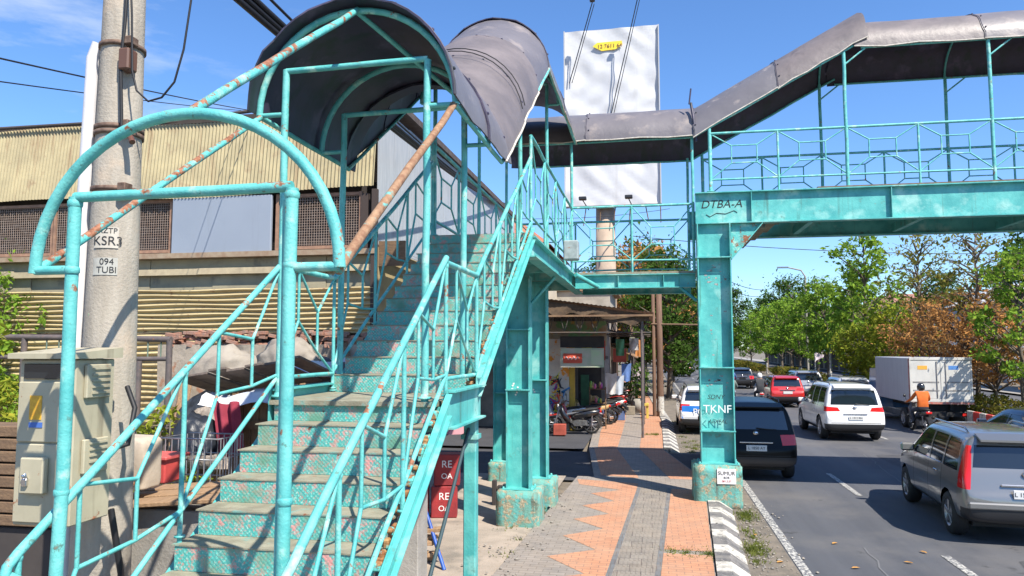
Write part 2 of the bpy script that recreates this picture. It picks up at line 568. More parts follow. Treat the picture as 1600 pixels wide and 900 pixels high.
    def build(s, name, mats, parent=None, fixn=True):
        me = bpy.data.meshes.new(name)
        o = ORG.get(parent.name, Vector((0, 0, 0))) if parent else Vector((0, 0, 0))
        me.from_pydata([tuple(Vector(p) - o) for p in s.v], [], s.f)
        for m in (mats if isinstance(mats, (list, tuple)) else [mats]):
            me.materials.append(m)
        me.polygons.foreach_set('material_index', s.m)
        me.polygons.foreach_set('use_smooth', s.sm)
        if fixn and len(s.f) < 60000:
            bm = bmesh.new()
            bm.from_mesh(me)
            bmesh.ops.recalc_face_normals(bm, faces=bm.faces)
            bm.to_mesh(me)
            bm.free()
        me.update()
        ob = bpy.data.objects.new(name, me)
        COL.objects.link(ob)
        if parent:
            ob.parent = parent
            ORG[ob.name] = o
        return ob


def thing(name, label, cat, loc=(0, 0, 0), group=None, rz=0.0, local=False):
    o = bpy.data.objects.new(name, None)
    o.empty_display_size = 0.2
    COL.objects.link(o)
    o.location = loc
    o.rotation_euler = (0, 0, rz)
    ORG[o.name] = Vector((0, 0, 0)) if local else Vector(loc)
    return tag(o, label, cat, group)


def tag(o, label, cat, group=None, kind=None):
    if label:
        o['label'] = label
    if cat:
        o['category'] = cat
    if group:
        o['group'] = group
    if kind:
        o['kind'] = kind
    return o


def struct(name, mb, m):
    o = mb.build(name, m)
    o['kind'] = 'structure'
    return o


def copy_tree(o, loc=None, rz=None, label=None, parent=None, scale=None):
    c = o.copy()
    COL.objects.link(c)
    if parent:
        c.parent = parent
    for ch in o.children:
        copy_tree(ch, parent=c)
    if loc is not None:
        c.location = loc
    if rz is not None:
        c.rotation_euler = (0, 0, rz)
    if label:
        c['label'] = label
    if scale:
        c.scale = scale
    return c


def text(name, s, size, loc, rot, m, parent=None, ext=0.002, shear=0.0, align='CENTER'):
    cu = bpy.data.curves.new(name, 'FONT')
    cu.body = s
    cu.size = size
    cu.extrude = ext
    cu.shear = shear
    cu.align_x = align
    cu.align_y = 'CENTER'
    cu.materials.append(m)
    tmp = bpy.data.objects.new(name, cu)
    me = bpy.data.meshes.new_from_object(tmp)
    bpy.data.objects.remove(tmp)
    bpy.data.curves.remove(cu)
    me.name = name
    if not me.materials:
        me.materials.append(m)
    o = bpy.data.objects.new(name, me)
    COL.objects.link(o)
    og = ORG.get(parent.name, Vector((0, 0, 0))) if parent else Vector((0, 0, 0))
    o.location = Vector(loc) - og
    o.rotation_euler = rot
    if parent:
        o.parent = parent
        ORG[o.name] = og
    return o


def lerp(a, b, t):
    return tuple(x + (y - x) * t for x, y in zip(a, b))


def jit(a):
    return rnd.uniform(-a, a)


# ---------------------------------------------------------------- ground, roads, pavements
g = MB()
g.quad((-1500, -300, -0.03), (1500, -300, -0.03), (1500, 2500, -0.03), (-1500, 2500, -0.03))
struct('ground', g, dirt)


def wob_sheet(name, x0, x1, y0, y1, z, m, nx=1, ny=1):
    b = MB()
    b.grid(lambda u, v: (x0 + (x1 - x0) * u, y0 + (y1 - y0) * v, z), nx, ny, smooth=False)
    return struct(name, b, m)


wob_sheet('road', 1.6, 11.0, -30, 420, 0.0, asphalt, 1, 40)
wob_sheet('far_road', 13.4, 22.5, -30, 420, 0.0, asphalt, 1, 40)
b = MB()
b.box(11.0, 11.2, -30, 420, -0.02, 0.22)
b.box(13.2, 13.4, -30, 420, -0.02, 0.22)
struct('median_kerb', b, conc)
wob_sheet('median_soil', 11.2, 13.2, -30, 420, 0.18, dirt)
wob_sheet('far_pavement', 22.5, 26, -30, 420, 0.12, conc)
wob_sheet('yard', -16, -1.9, 4.0, 17.0, 0.10, yard_m)
wob_sheet('rear_yard', -16, -1.9, 21.6, 60, 0.09, asphalt_dark)
wob_sheet('driveway', -16, 1.62, 16.9, 21.6, 0.02, asphalt_dark)
b = MB()
b.quad((-1.3, 17.4, .03), (1.2, 17.4, .03), (.38, 21.59, .112), (-1.75, 21.59, .112))
struct('pavement_crossing', b, paver_mat('crossing pavers', (0.29, 0.255, 0.225), (0.235, 0.21, 0.19), mortar=(.17, .145, .125)))
b = MB()
b.quad((-1.15, 17.6, .036), (-.28, 17.4, .036), (-.95, 21.59, .118), (-1.6, 21.59, .118))
b.quad((.42, 17.4, .036), (1.15, 17.4, .036), (.35, 21.59, .118), (-.30, 21.59, .118))
struct('orange_crossing', b, paver_mat('orange crossing pavers', (0.54, 0.26, 0.145), (0.46, 0.22, 0.125), mortar=(.28, .15, .10)))


def dx(y):
    return 0.05 * (y - 10.5)


SW = [3.0, 6, 9, 12, 14.5, 16.9]
b = MB()
for y0, y1 in zip(SW, SW[1:]):
    b.quad((-1.95 + dx(y0), y0, 0.12), (0.82 + dx(y0), y0, 0.12), (0.82 + dx(y1), y1, 0.12), (-1.95 + dx(y1), y1, 0.12))
b.quad((-1.95 + dx(16.9), 16.9, 0.12), (0.82 + dx(16.9), 16.9, 0.12), (0.9 + dx(16.9), 17.5, 0.02), (-1.9 + dx(16.9), 17.5, 0.02))
struct('pavement', b, pave_grey)
b = MB()                                         # orange field with its saw-tooth left border
tips = [(-1.55, 9.25), (-1.44, 10.41), (-1.35, 11.57), (-1.30, 12.7), (-1.25, 13.79), (-1.18, 14.95)]
vals = [(-0.86, 9.7), (-0.80, 10.86), (-0.76, 12.1), (-0.73, 13.2), (-0.69, 14.3), (-0.62, 15.4)]
Z1 = 0.124
b.quad((-1.66 + dx(3), 3, Z1), (-0.56 + dx(3), 3, Z1), (-0.56 + dx(8.6), 8.6, Z1), (-1.66 + dx(8.6), 8.6, Z1))
prev = (-0.9, 8.6)
for t_, v_ in zip(tips, vals):
    b.add([(prev[0], prev[1], Z1), (t_[0], t_[1], Z1), (v_[0], v_[1], Z1)], [(0, 2, 1)])
    b.quad((prev[0], prev[1], Z1), (v_[0], v_[1], Z1), (-0.46 + dx(v_[1]) - .09, v_[1], Z1), (-0.46 + dx(prev[1]) - .09, prev[1], Z1))
    prev = v_
b.add([(-0.62, 15.4, Z1), (-1.5, 15.9, Z1), (-1.6, 16.5, Z1), (-0.28, 16.2, Z1), (-.30, 15.4, Z1)], [(4, 3, 2, 1, 0)])
for ya, yb in ((3, 8.55), (8.75, 10.85), (11.05, 15.7)):
    b.quad((0.135 + dx(ya), ya, Z1), (0.80 + dx(ya), ya, Z1), (0.80 + dx(yb), yb, Z1), (0.135 + dx(yb), yb, Z1))
struct('orange_paving', b, pave_orange)
b = MB()
b.quad((-0.46 + dx(3), 3, Z1), (0.06 + dx(3), 3, Z1), (0.06 + dx(15.8), 15.8, Z1), (-0.46 + dx(15.8), 15.8, Z1))
struct('tactile_paving', b, tactile_m)
b = MB()
for xa in (-0.545, 0.062):
    b.quad((xa + dx(3), 3, Z1), (xa + .07 + dx(3), 3, Z1), (xa + .07 + dx(15.8), 15.8, Z1), (xa + dx(15.8), 15.8, Z1))
struct('dark_paving_band', b, pave_blue)
b = MB()                                         # raised bars of the tactile tiles
for i in range(8):
    xa = -0.43 + 0.062 * i
    y = 8.0
    while y < 15.5:
        b.box(xa + dx(y), xa + 0.026 + dx(y), y, y + 0.26, Z1 - .01, Z1 + 0.005)
        y += 0.3
struct('tactile_bars', b, tactile_m)
# second stretch of pavement past the driveway, bending left
P2 = [(21.6, -1.75, 0.35, -0.95, -0.32), (26, -1.95, 0.42, -0.95, -0.30), (30, -2.0, 0.42, -0.98, -0.36), (37, -2.1, 0.25, -1.15, -0.55), (50, -2.8, -0.3, -1.9, -1.3), (70, -4.2, -1.6, -3.2, -2.6)]
b, c, d = MB(), MB(), MB()
for p, q in zip(P2, P2[1:]):
    b.quad((p[1], p[0], .12), (p[2], p[0], .12), (q[2], q[0], .12), (q[1], q[0], .12))
    c.quad((p[1] + .25, p[0], .124), (p[3], p[0], .124), (q[3], q[0], .124), (q[1] + .25, q[0], .124))
    c.quad((p[4], p[0], .124), (p[2] - .02, p[0], .124), (q[2] - .02, q[0], .124), (q[4], q[0], .124))
struct('far_side_pavement', b, pave_grey)
struct('far_side_orange_paving', c, pave_orange)
b = MB()


def kerb_run(y0, y1, fx):
    y, k = y0, 0
    while y < y1:
        e = min(y + 0.44, y1)
        xa, xb = fx(y), fx(e)
        mi = k % 2
        h = 0.155 + jit(0.01)
        b.add([(xa, y, h), (xa + .20, y, h), (xa + .48, y, -.02), (xa, y, -.02), (xb, e - .01, h), (xb + .20, e - .01, h), (xb + .48, e - .01, -.02), (xb, e - .01, -.02)],
              [(0, 4, 5, 1), (1, 5, 6, 2), (3, 2, 6, 7), (0, 1, 2, 3), (4, 7, 6, 5), (0, 3, 7, 4)], mi)
        y += 0.44
        k += 1


kerb_run(3, 15.0, lambda y: 0.83 + dx(y))
kerb_run(21.9, 30, lambda y: 0.36 + 0.008 * (y - 21.6))
kerb_run(30, 60, lambda y: 0.44 - 0.035 * (y - 30))
struct('kerb', b, [kerb_w, kerb_b])
# verge between kerb and carriageway
b = MB()
b.quad((0.9, 3, 0.004), (1.93, 3, 0.004), (1.93, 16.9, 0.004), (0.9, 16.9, 0.004))
b.quad((0.2, 21.6, 0.004), (1.9, 21.6, 0.004), (1.5, 60, 0.004), (-1.2, 60, 0.004))
struct('verge', b, dirt)
b = MB()
y = 3
while y < 300:
    b.quad((1.95, y, .008), (2.08, y, .008), (2.08, y + 6, .008), (1.95, y + 6, .008))
    y += 6
for x, y0 in ((4.15, 9.2 - 7.1), (7.6, 5)):
    y = y0
    while y < 260:
        b.quad((x - .06, y, .008), (x + .06, y, .008), (x + .06, y + 2.7, .008), (x - .06, y + 2.7, .008))
        y += 7.1
struct('road_markings', b, line_m)
b = MB()                                          # thin sealed cracks
for x0, y0, n in ((2.9, 9.0, 10), (5.5, 18, 14), (3.2, 24, 16)):
    pts = [(x0 + jit(.05) + .03 * i, y0 + .35 * i) for i in range(n)]
    for p, q in zip(pts, pts[1:]):
        b.quad((p[0] - .012, p[1], .006), (p[0] + .012, p[1], .006), (q[0] + .012, q[1], .006), (q[0] - .012, q[1], .006))
struct('road_cracks', b, mat('crack filler', (0.14, 0.14, 0.145), rough=0.8))

pm_ = mat('asphalt repair', (.052, .052, .056), (.075, .075, .08), 4, .85, bump=.5, bscale=80)
b = MB()
for cx_, cy_, lx, ly in ((5.6, 10.6, .7, 1.3), (2.9, 22.5, .6, 1.6), (6.6, 21.5, .5, 1.1), (8.9, 24, .6, 2.0), (3.3, 9.4, .45, .35)):
    n_ = 14
    ring = [(cx_ + lx * math.copysign(abs(math.cos(q)) ** .5, math.cos(q)) * rnd.uniform(.9, 1.05), cy_ + ly * math.copysign(abs(math.sin(q)) ** .5, math.sin(q)) * rnd.uniform(.92, 1.05), .004) for q in [2 * PI * i / n_ for i in range(n_)]]
    b.add(ring, [tuple(range(n_))])
struct('asphalt_repair', b, pm_)
b = MB()
st_m = mat('grit', (.34, .30, .25), (.16, .15, .14), 20, .95)
for i in range(620):
    k = rnd.random()
    if k < .6:
        y = rnd.uniform(6.5, 15)
        x, z = 1.32 + dx(y) + abs(rnd.gauss(0, .30)), .006
    elif k < .8:
        y = rnd.uniform(7.5, 15)
        x, z = -1.95 + dx(y) + rnd.gauss(0, .25), .125
    else:
        y, x, z = rnd.uniform(22, 31), rnd.uniform(.5, 1.6), .006
    r_ = rnd.uniform(.006, .022)
    b.bbox(x - r_, x + r_, y - r_ * 1.2, y + r_ * 1.2, z, z + r_ * 1.1, r_ * .45)
tag(b.build('grit', st_m, fixn=False), None, None, kind='stuff')

# grass tufts along kerb and verge
b = MB()


def tuft(x, y, n, s, z=0.0):
    for _ in range(n):
        a = rnd.uniform(0, 2 * PI)
        r_ = abs(rnd.gauss(0, 0.11))
        px, py = x + r_ * math.cos(a), y + r_ * math.sin(a) * 1.5
        h = s * rnd.uniform(.4, 1)
        t_ = rnd.uniform(0, 2 * PI)
        wv = Vector((math.cos(t_), math.sin(t_), 0)) * 0.008
        top = Vector((px, py, z + h)) + Vector((jit(.05), jit(.05), 0))
        b.add([Vector((px, py, z)) - wv, Vector((px, py, z)) + wv, top], [(0, 1, 2)])


for i in range(34):
    y = rnd.uniform(7, 14.3)
    tuft(1.42 + dx(y) + jit(.09) + rnd.random() * .12, y, 60, 0.07, 0.005)
for i in range(8):
    tuft(0.55 + jit(.3), 10.95 + jit(.05), 40, 0.045, 0.12)
for i in range(16):
    tuft(0.95 + rnd.random() * .5, rnd.uniform(22, 31), 45, 0.09, 0.005)
for i in range(12):
    tuft(-2.0 + jit(.25), rnd.uniform(10, 14.2), 22, 0.06, 0.10)
for i in range(5):
    tuft(.1 + jit(.25), 25.2 + jit(.1), 45, 0.07, 0.12)
tag(b.build('grass', grass_m, fixn=False), None, None, kind='stuff')

# ---------------------------------------------------------------- the footbridge
FB = thing('footbridge', 'turquoise steel pedestrian footbridge with stairs and curved grey roof over the road', 'footbridge', (-2.2, 9.0, 0.1))
XL, XR = -2.90, -1.55


def stair(k0, Y0, z0, n, tread, rise, nm):
    fl = MB()
    # side plates
    y_a, z_a = Y0, z0
    y_b, z_b = Y0 + tread * (n), z0 + rise * (n)
    for x, s_ in ((XL - .04, -1), (XR + .04, 1)):
        xs = (x, x + .012 * s_)
        lo, hi = (-.11, .06) if s_ > 0 else (-.42, -.22)
        fl.prism([(y_a - .1, z_a + lo - .07), (y_b, z_b + lo), (y_b, z_b + hi), (y_a - .1, z_a + hi - .07)], min(xs), max(xs))
        for h in (lo, hi - .012):
            fl.prism([(y_a - .1, z_a + h - .07), (y_b, z_b + h), (y_b, z_b + h + .012), (y_a - .1, z_a + h + .012 - .07)],
                     min(x + .013 * s_, x + .05 * s_), max(x + .013 * s_, x + .05 * s_))
    f = fl.build('stair_flight', paint, FB)
    for k in range(n + 1):
        yk, zk = Y0 + tread * k, z0 + rise * k
        r_ = MB()
        r_.box(XL, XR - .05, yk, yk + .012, zk - rise + .002, zk - .010)
        r_.build('riser', riser_m, f)
        if k < n:
            t_ = MB()
            vs = []
            N_ = 14
            for i in range(N_ + 1):
                x = XL - .02 + (XR - XL + .0) * i / N_
                e = jit(.006)
                for yy, zz in ((yk - .007 + e * .5, zk), (yk - .007 + e * .5, zk - .009), (yk + tread + .01, zk - .009), (yk + tread + .01, zk)):
                    vs.append((x, yy, zz))
            fs = []
            for i in range(N_):
                for j in range(4):
                    a = i * 4 + j
                    c_ = i * 4 + (j + 1) % 4
                    fs.append((a, c_, c_ + 4, a + 4))
            fs += [(0, 1, 2, 3), (N_ * 4 + 3, N_ * 4 + 2, N_ * 4 + 1, N_ * 4)]
            t_.add(vs, fs)
            t_.build('tread', tread_m, f)
    # ragged rust along the inner edge of the right side plate
    e = MB()
    yv = Y0 - .1
    while yv < y_b - .05:
        t0 = (yv - Y0) / tread
        zc = z0 + rise * t0
        for _ in range(2):
            yy = yv + jit(.05)
            zz = z0 + rise * (yy - Y0) / tread + rnd.uniform(-.06, .05)
            e.bbox(XR - .03 + jit(.012), XR + .015, yy - .03, yy + .03 + jit(.015), zz - .06 + jit(.02), zz - .01, .01)
        yv += .075
    e.build('rusted_edge', rust_edge, f)['kind'] = 'stuff'
    return f


stair(0, 4.22 - .24 * 10, 1.79 - .16 * 10, 15, .24, .16, 'lower')
stair(0, 6.50, 2.59 + .161, 11, .28, .161, 'upper')
b = MB()
b.box(XL - .03, XR - .03, 5.39, 6.52, 2.555, 2.59)
b.build('landing_deck', tread_m, FB)
b = MB()
for x in (XL - .055, XR + .04):
    b.box(x, x + .014, 5.42, 6.52, 2.38, 2.68)
    b.box(x + .016, x + .07, 5.44, 6.50, 2.66, 2.675)
    b.box(x + .016, x + .07, 5.44, 6.50, 2.385, 2.40)
b.box(XL - .03, XR + .03, 6.42, 6.49, 2.36, 2.55)
b.box(XL - .03, XR + .03, 5.47, 5.53, 2.36, 2.55)
b.build('landing_frame', paint, FB)
for x in (XL + .02, XR - .01):
    b = MB()
    b.bbox(x - .055, x + .055, 6.38, 6.49, 0.08, 2.36, .008)
    b.box(x - .075, x + .075, 6.36, 6.51, 2.20, 2.24)
    b.build('support_leg', paint, FB)
# stair braces under the flight
b = MB()
b.tube([(XR - .02, 6.40, 2.30), (XR - .02, 4.9, 1.10)], .016, 6)
b.build('brace', mat('dark brace steel', (0.03, 0.06, 0.07), rough=.6), FB)
b = MB()
b.tube([(XL + .02, 6.40, 2.30), (XL + .02, 4.9, 1.10)], .016, 6)
b.build('brace', mat('dark brace steel', (0.03, 0.06, 0.07), rough=.6), FB)
# top landing deck and beams
b = MB()
b.box(XL - .05, XR + .05, 9.60, 16.85, 4.475, 4.52)
b.box(XR + .05, 0.93, 14.98, 16.85, 4.475, 4.52)
b.build('walkway_deck', tread_m, FB)


def ibeam_x(m_, x0, x1, y, z0, z1, fl=.10, t=.016, stiff=()):
    # I-beam running along x, web in the plane y
    m_.box(x0, x1, y - t / 2, y + t / 2, z0 + t, z1 - t)
    m_.box(x0, x1, y - fl, y + fl, z1 - t, z1)
    m_.box(x0, x1, y - fl, y + fl, z0, z0 + t)
    for x in stiff:
        m_.box(x - .006, x + .006, y - fl + .01, y + fl - .01, z0 + t + .002, z1 - t - .002)


def ibeam_y(m_, y0, y1, x, z0, z1, fl=.09, t=.016):
    m_.box(x - t / 2, x + t / 2, y0, y1, z0 + t, z1 - t)
    m_.box(x - fl, x + fl, y0, y1, z1 - t, z1)
    m_.box(x - fl, x + fl, y0, y1, z0, z0 + t)


b = MB()
ibeam_x(b, -1.47, 0.92, 15.06, 4.19, 4.473, .09, stiff=(-.6, .3, .62))
b.build('walkway_girder', paint, FB)
b = MB()
ibeam_x(b, -1.47, 0.92, 16.76, 4.19, 4.473, .09)
b.build('walkway_girder', paint, FB)
b = MB()
for x in (XL, XR):
    ibeam_y(b, 9.62, 16.8, x, 4.20, 4.473)
for y in (9.75, 11.0, 12.3, 13.8, 16.3):
    b.box(XL + .1, XR - .1, y - .05, y + .05, 4.26, 4.47)
b.build('landing_beam', paint, FB)
b = MB()
b.bbox(XR + .10, XR + .36, 12.7, 12.95, 4.52, 4.86, .02)
b.build('cable_box', mat('pale box paint', (0.34, 0.40, 0.40), (0.22, 0.26, 0.26), 8, .6, rust=.12), FB)


def hcol(name, x0, x1, y, d, z0, z1, zs=(), base=None, mt=None):
    # H-section column, the web facing the camera between two flanges
    m_ = MB()
    t = .022
    m_.box(x0, x0 + t, y - d / 2, y + d / 2, z0, z1)
    m_.box(x1 - t, x1, y - d / 2, y + d / 2, z0, z1)
    m_.box(x0 + t, x1 - t, y - .012, y + .012, z0, z1)
    for z in zs:
        m_.box(x0 + t + .001, x1 - t - .001, y - d / 2 + .012, y - .013, z - .008, z + .008)
        m_.box(x0 - .012, x1 + .012, y - d / 2 - .012, y - d / 2 - .001, z - .012, z + .012)
    m_.bbox(x0 - .06, x1 + .06, y - d / 2 - .06, y + d / 2 + .06, z0 - .001, z0 + .022, .004)
    for xx in (x0 - .035, x1 + .035):
        for yy in (y - d / 2 - .035, y + d / 2 + .035):
            m_.lathe([(.0, .05), (.018, .05), (.018, .02)], (xx, yy, z0), n=6)
    c_ = m_.build('column', mt or paint, FB)
    if base:
        bb = MB()
        bx0, bx1, by0, by1 = base

        def fn(u, v):
            return None
        # slightly uneven cast block
        n = 5
        vs = []
        bm = bmesh.new()
        bmesh.ops.create_cube(bm, size=1)
        bmesh.ops.subdivide_edges(bm, edges=bm.edges, cuts=5, use_grid_fill=True)
        bmesh.ops.bevel(bm, geom=[e for e in bm.edges if e.calc_face_angle(0) > 1], offset=.03, segments=2, affect='EDGES')
        for v in bm.verts:
            v.co = Vector((bx0 + (v.co.x + .5) * (bx1 - bx0), by0 + (v.co.y + .5) * (by1 - by0), -.05 + (v.co.z + .5) * (z0 + .05))) + Vector((jit(.008), jit(.008), jit(.008)))
        bm.verts.ensure_lookup_table()
        bb.add([v.co.copy() for v in bm.verts], [tuple(v.index for v in f.verts) for f in bm.faces], 0, True)
        bm.free()
        bb.build('concrete_footing', footing_m, c_)
    return c_


cN = hcol('column', -2.36, -1.96, 12.32, .28, .67, 4.20, (3.3, 2.3), (-2.50, -1.79, 12.05, 12.70))
cF = hcol('column', -2.36, -1.88, 13.82, .28, .60, 4.20, (2.4,), (-2.45, -1.73, 13.55, 14.15))
hcol('column', -3.42, -3.10, 16.3, .28, .5, 4.20, (2.0,), (-3.5, -3.02, 16.0, 16.6))
hcol('column', -3.00, -2.62, 16.3, .28, .5, 4.20, (2.0,), (-3.0, -2.5, 16.0, 16.6))
# main column by the road with its footing
cM = hcol('column', 0.94, 1.57, 14.82, .36, .80, 5.40, (4.74, 2.62, 1.42), (0.79, 1.67, 14.55, 15.30))
hcol('column', 12.0, 12.6, 14.82, .36, .9, 5.40, (4.7, 1.6), (11.8, 12.8, 14.5, 15.3))
# main girders
b = MB()
ibeam_x(b, 0.93, 24.0, 14.80, 5.405, 6.03, .10, .02, stiff=[1.98, 4.5, 7.0, 9.5, 12.0, 14.5, 17])
ibeam_x(b, 0.93, 24.0, 16.90, 5.405, 6.03, .10, .02)
for x in range(1, 24, 2):
    b.box(x + .1, x + .2, 14.92, 16.78, 5.45, 5.62)
b.build('main_girder', paint, FB)
b = MB()
b.box(3.2, 24.0, 14.72, 16.98, 6.032, 6.06)
b.build('bridge_deck', mat('rusted deck edge', (0.13, 0.085, 0.06), (0.20, 0.14, 0.09), 10, .85, bump=.3), FB)
b = MB()
for k in range(9):
    z = 4.52 + .168 * (k + 1)
    b.box(1.02 + .25 * k, 1.02 + .25 * (k + 1) + .03, 15.05, 16.7, z - .03, z)
    b.box(1.02 + .25 * k, 1.02 + .25 * k + .012, 15.05, 16.7, z - .166, z - .032)
b.build('ramp_steps', tread_m, FB)
# knee brackets
b = MB()
b.prism([(14.76, 0), (14.76, 0), (14.84, 0)], 0, 0)
b = MB()
b.add([(1.59, 14.79, 5.40), (2.17, 14.79, 5.40), (1.59, 14.79, 4.72), (1.59, 14.805, 5.40), (2.17, 14.805, 5.40), (1.59, 14.805, 4.72)], [(0, 1, 2), (5, 4, 3), (0, 3, 4, 1), (1, 4, 5, 2), (2, 5, 3, 0)])
d_ = Vector((.58, 0, .68)).normalized()
Mx = Matrix.Translation((1.59, 14.8, 4.71)) @ Matrix.Rotation(-math.atan2(.68, .58), 4, 'Y')
b.box(0, .90, -.10, .10, -.012, .006, 0, Mx)
b.build('bracket', paint_worn, FB)
b = MB()
b.tube([(.62, 15.06, 4.19), (.93, 14.98, 3.92)], .035, 4)
b.build('bracket', paint, FB)
b = MB()
b.tube([(-1.95, 12.34, 3.75), (-1.55, 12.34, 4.19)], .03, 4)
b.build('bracket', paint, FB)
b = MB()
b.tube([(-1.40, 14.4, 4.42), (-1.0, 15.0, 4.22)], .05, 4)
b.build('bracket', paint, FB)
# writing on the column and girder (tags, stickers)
gr = (R(90), 0, 0)
text('graffiti', 'TKNF', .21, (1.25, 14.635, 1.83), gr, mat('spray white', (.72, .78, .76), rough=.7), cM, .001)
text('graffiti', 'SDNY', .12, (1.22, 14.635, 2.06), gr, ink, cM, .001, .3)
text('graffiti', 'AEXFAL', .10, (1.25, 14.635, 1.60), gr, ink, cM, .001, .2)
GG = [o for o in FB.children if o.name.startswith('main_girder')][0]
text('graffiti', 'DTBA-A', .22, (1.42, 14.787, 5.79), gr, ink, GG, .001, .25)
b = MB()
b.tube([(1.13, 14.786, 5.60), (1.2, 14.786, 5.55), (1.33, 14.786, 5.62), (1.5, 14.786, 5.60), (1.66, 14.786, 5.66), (1.72, 14.786, 5.62)], .007, 5)
b.build('graffiti', ink, GG)
b = MB()
for i in range(46):
    x, z = rnd.uniform(1.05, 1.45), rnd.choice([rnd.uniform(4.15, 4.6), rnd.uniform(2.75, 3.75), rnd.uniform(2.2, 2.45)])
    s_ = rnd.uniform(.008, .03)
    b.box(x, x + s_ * rnd.uniform(1, 2.5), 14.8055, 14.807, z, z + s_)
b.build('peeling_sticker', mat('sticker remnants', (.50, .47, .44), (.08, .09, .10), 30, .8), cM)['kind'] = 'stuff'
FOOT = [o for o in cM.children if 'footing' in o.name][0]
b = MB()
b.box(1.21, 1.55, 14.530, 14.541, .46, .74)
nb = b.build('notice', mat('notice white', (.72, .70, .68), rough=.7), FOOT)
text('lettering', 'SUMUR', .095, (1.38, 14.527, .655), gr, ink, nb, .001)
text('lettering', 'BOR', .055, (1.38, 14.527, .575), gr, ink, nb, .001)
text('lettering', '081.3.57', .05, (1.38, 14.527, .51), gr, mat('red ink', (.45, .05, .05), rough=.6), nb, .001)
b = MB()
for c_, x0, z0 in ((cN, -2.20, 2.30), (cF, -2.18, 2.15)):
    for i in range(7):
        x, z = x0 + jit(.08), z0 + jit(.10)
        b.lathe([(0, 0), (.018, 0), (.018, -.004)], (x, c_ is cN and 12.305 or 13.805, z), 'y', 8)
b.build('peeling_sticker', white_ink, cN)['kind'] = 'stuff'

# ------- railings
HR, BR = .0235, .0125


def flat_rail(p0, p1, npan, name='railing', h=1.18, posts=True, skip=()):
    p0, p1 = Vector(p0), Vector(p1)
    d = p1 - p0
    up = Vector((0, 0, 1))
    a = MB()
    a.tube([p0 + up * h, p1 + up * h], .026, 8)
    rl = a.build(name, paint_pipe, FB)
    a = MB()
    a.tube([p0 + up * .25, p1 + up * .25], .02, 6)
    a.build('bottom_rail', paint_pipe, rl)
    for i in range(npan):
        q0, q1 = p0 + d * (i / npan), p0 + d * ((i + 1) / npan)
        e = q1 - q0
        m_ = MB()

        def P(s_, z):
            return q0 + e * s_ + up * z
        for pts in ([P(0, h - .01), P(.31, .92), P(.69, .92), P(1, h - .01)], [P(0, .26), P(.31, .57), P(.69, .57), P(1, .26)], [P(.31, .92), P(.31, .57)], [P(.69, .92), P(.69, .57)]):
            for u_, v_ in zip(pts, pts[1:]):
                m_.tube([u_, v_], .0135, 6)
        m_.build('railing_panel', paint_pipe, rl)
    for i in range(npan + 1):
        m_ = MB()
        q = p0 + d * (i / npan)
        m_.tube([q, q + up * h], .022, 8)
        m_.build('railing_post', paint_pipe, rl)
    return rl


def slope_rail(x, y0, z0, y1, z1, npan, h=1.05, flip=False):
    p0, p1 = Vector((x, y0, z0)), Vector((x, y1, z1))
    d = p1 - p0
    up = Vector((0, 0, 1))
    a = MB()
    a.tube([p0 + up * h, p1 + up * h], HR, 10)
    rl = a.build('railing', paint_pipe, FB)
    a = MB()
    a.tube([p0 + up * .16, p1 + up * .16], .017, 8)
    a.build('bottom_rail', paint_pipe, rl)
    for i in range(npan):
        q0, e = p0 + d * (i / npan), d / npan

        def P(s_, z):
            return q0 + e * s_ + up * z
        m_ = MB()
        for pts in ([P(.30, h), P(.66, h * .68), P(1, h)], [P(.30, h), P(.30, .62), P(0, .16)], [P(.66, h * .68), P(.66, .36), P(1, .16)], [P(.30, .62), P(.66, .36)]):
            for u_, v_ in zip(pts, pts[1:]):
                m_.tube([u_, v_], BR, 6)
        m_.build('railing_panel', paint_pipe, rl)
    for i in range(npan + 1):
        q = p0 + d * (i / npan)
        m_ = MB()
        m_.tube([q + up * (-.05), q + up * h], .016, 8)
        m_.lathe([(0, .0), (.034, .0), (.034, .012), (0, .012)], q + up * .0, n=8)
        m_.lathe([(.017, -.022), (.0205, -.012), (.0205, .0), (.017, .008)], q + up * (h - .018), n=8)
        m_.build('railing_post', paint_pipe, rl)
    return rl


# lower flight (nosing line z = 1.79 + .667 (y - 4.22))
nz_ = lambda y: 1.79 + .6667 * (y - 4.22)
slope_rail(XR + .02, 2.55, nz_(2.55), 5.48, nz_(5.48), 3, 1.06)
rl = slope_rail(XL, 3.05, nz_(3.05), 5.48, nz_(5.48), 2, 1.04)
b = MB()
b.tube([(XL, 3.05, 2.05), (XL, 2.99, 2.0), (XL, 2.97, 1.93), (XL, 2.97, 1.0)], HR, 10)
b.tube([(XL, 3.0, 1.95), (XL + .12, 3.02, 1.90)], .028, 8)
b.build('rail_end', paint_pipe, rl)
# landing
flat = lambda x: slope_rail(x, 5.48, 2.60, 6.50, 2.60, 1, 1.05)
flat(XR + .02)
flat(XL)
# upper flight and top landing
slope_rail(XR + .02, 6.50, 2.62, 9.65, 4.52, 3, 1.03)
slope_rail(XL, 6.50, 2.62, 9.65, 4.52, 3, 1.03)
flat_rail((XR + .02, 9.65, 4.5), (XR + .02, 15.0, 4.5), 4, h=1.34)
flat_rail((XL, 9.65, 4.5), (XL, 16.8, 4.5), 5, h=1.30)
flat_rail((XL, 16.82, 4.5), (0.90, 16.82, 4.5), 3, h=1.36)
flat_rail((XR + .02, 15.0, 4.5), (0.90, 15.0, 4.5), 2, h=1.36)
flat_rail((1.25, 14.86, 6.05), (19.0, 14.86, 6.05), 14)
flat_rail((1.25, 16.92, 6.05), (19.0, 16.92, 6.05), 14)

# ------- entrance arch and the bare canopy frame
PR = .036


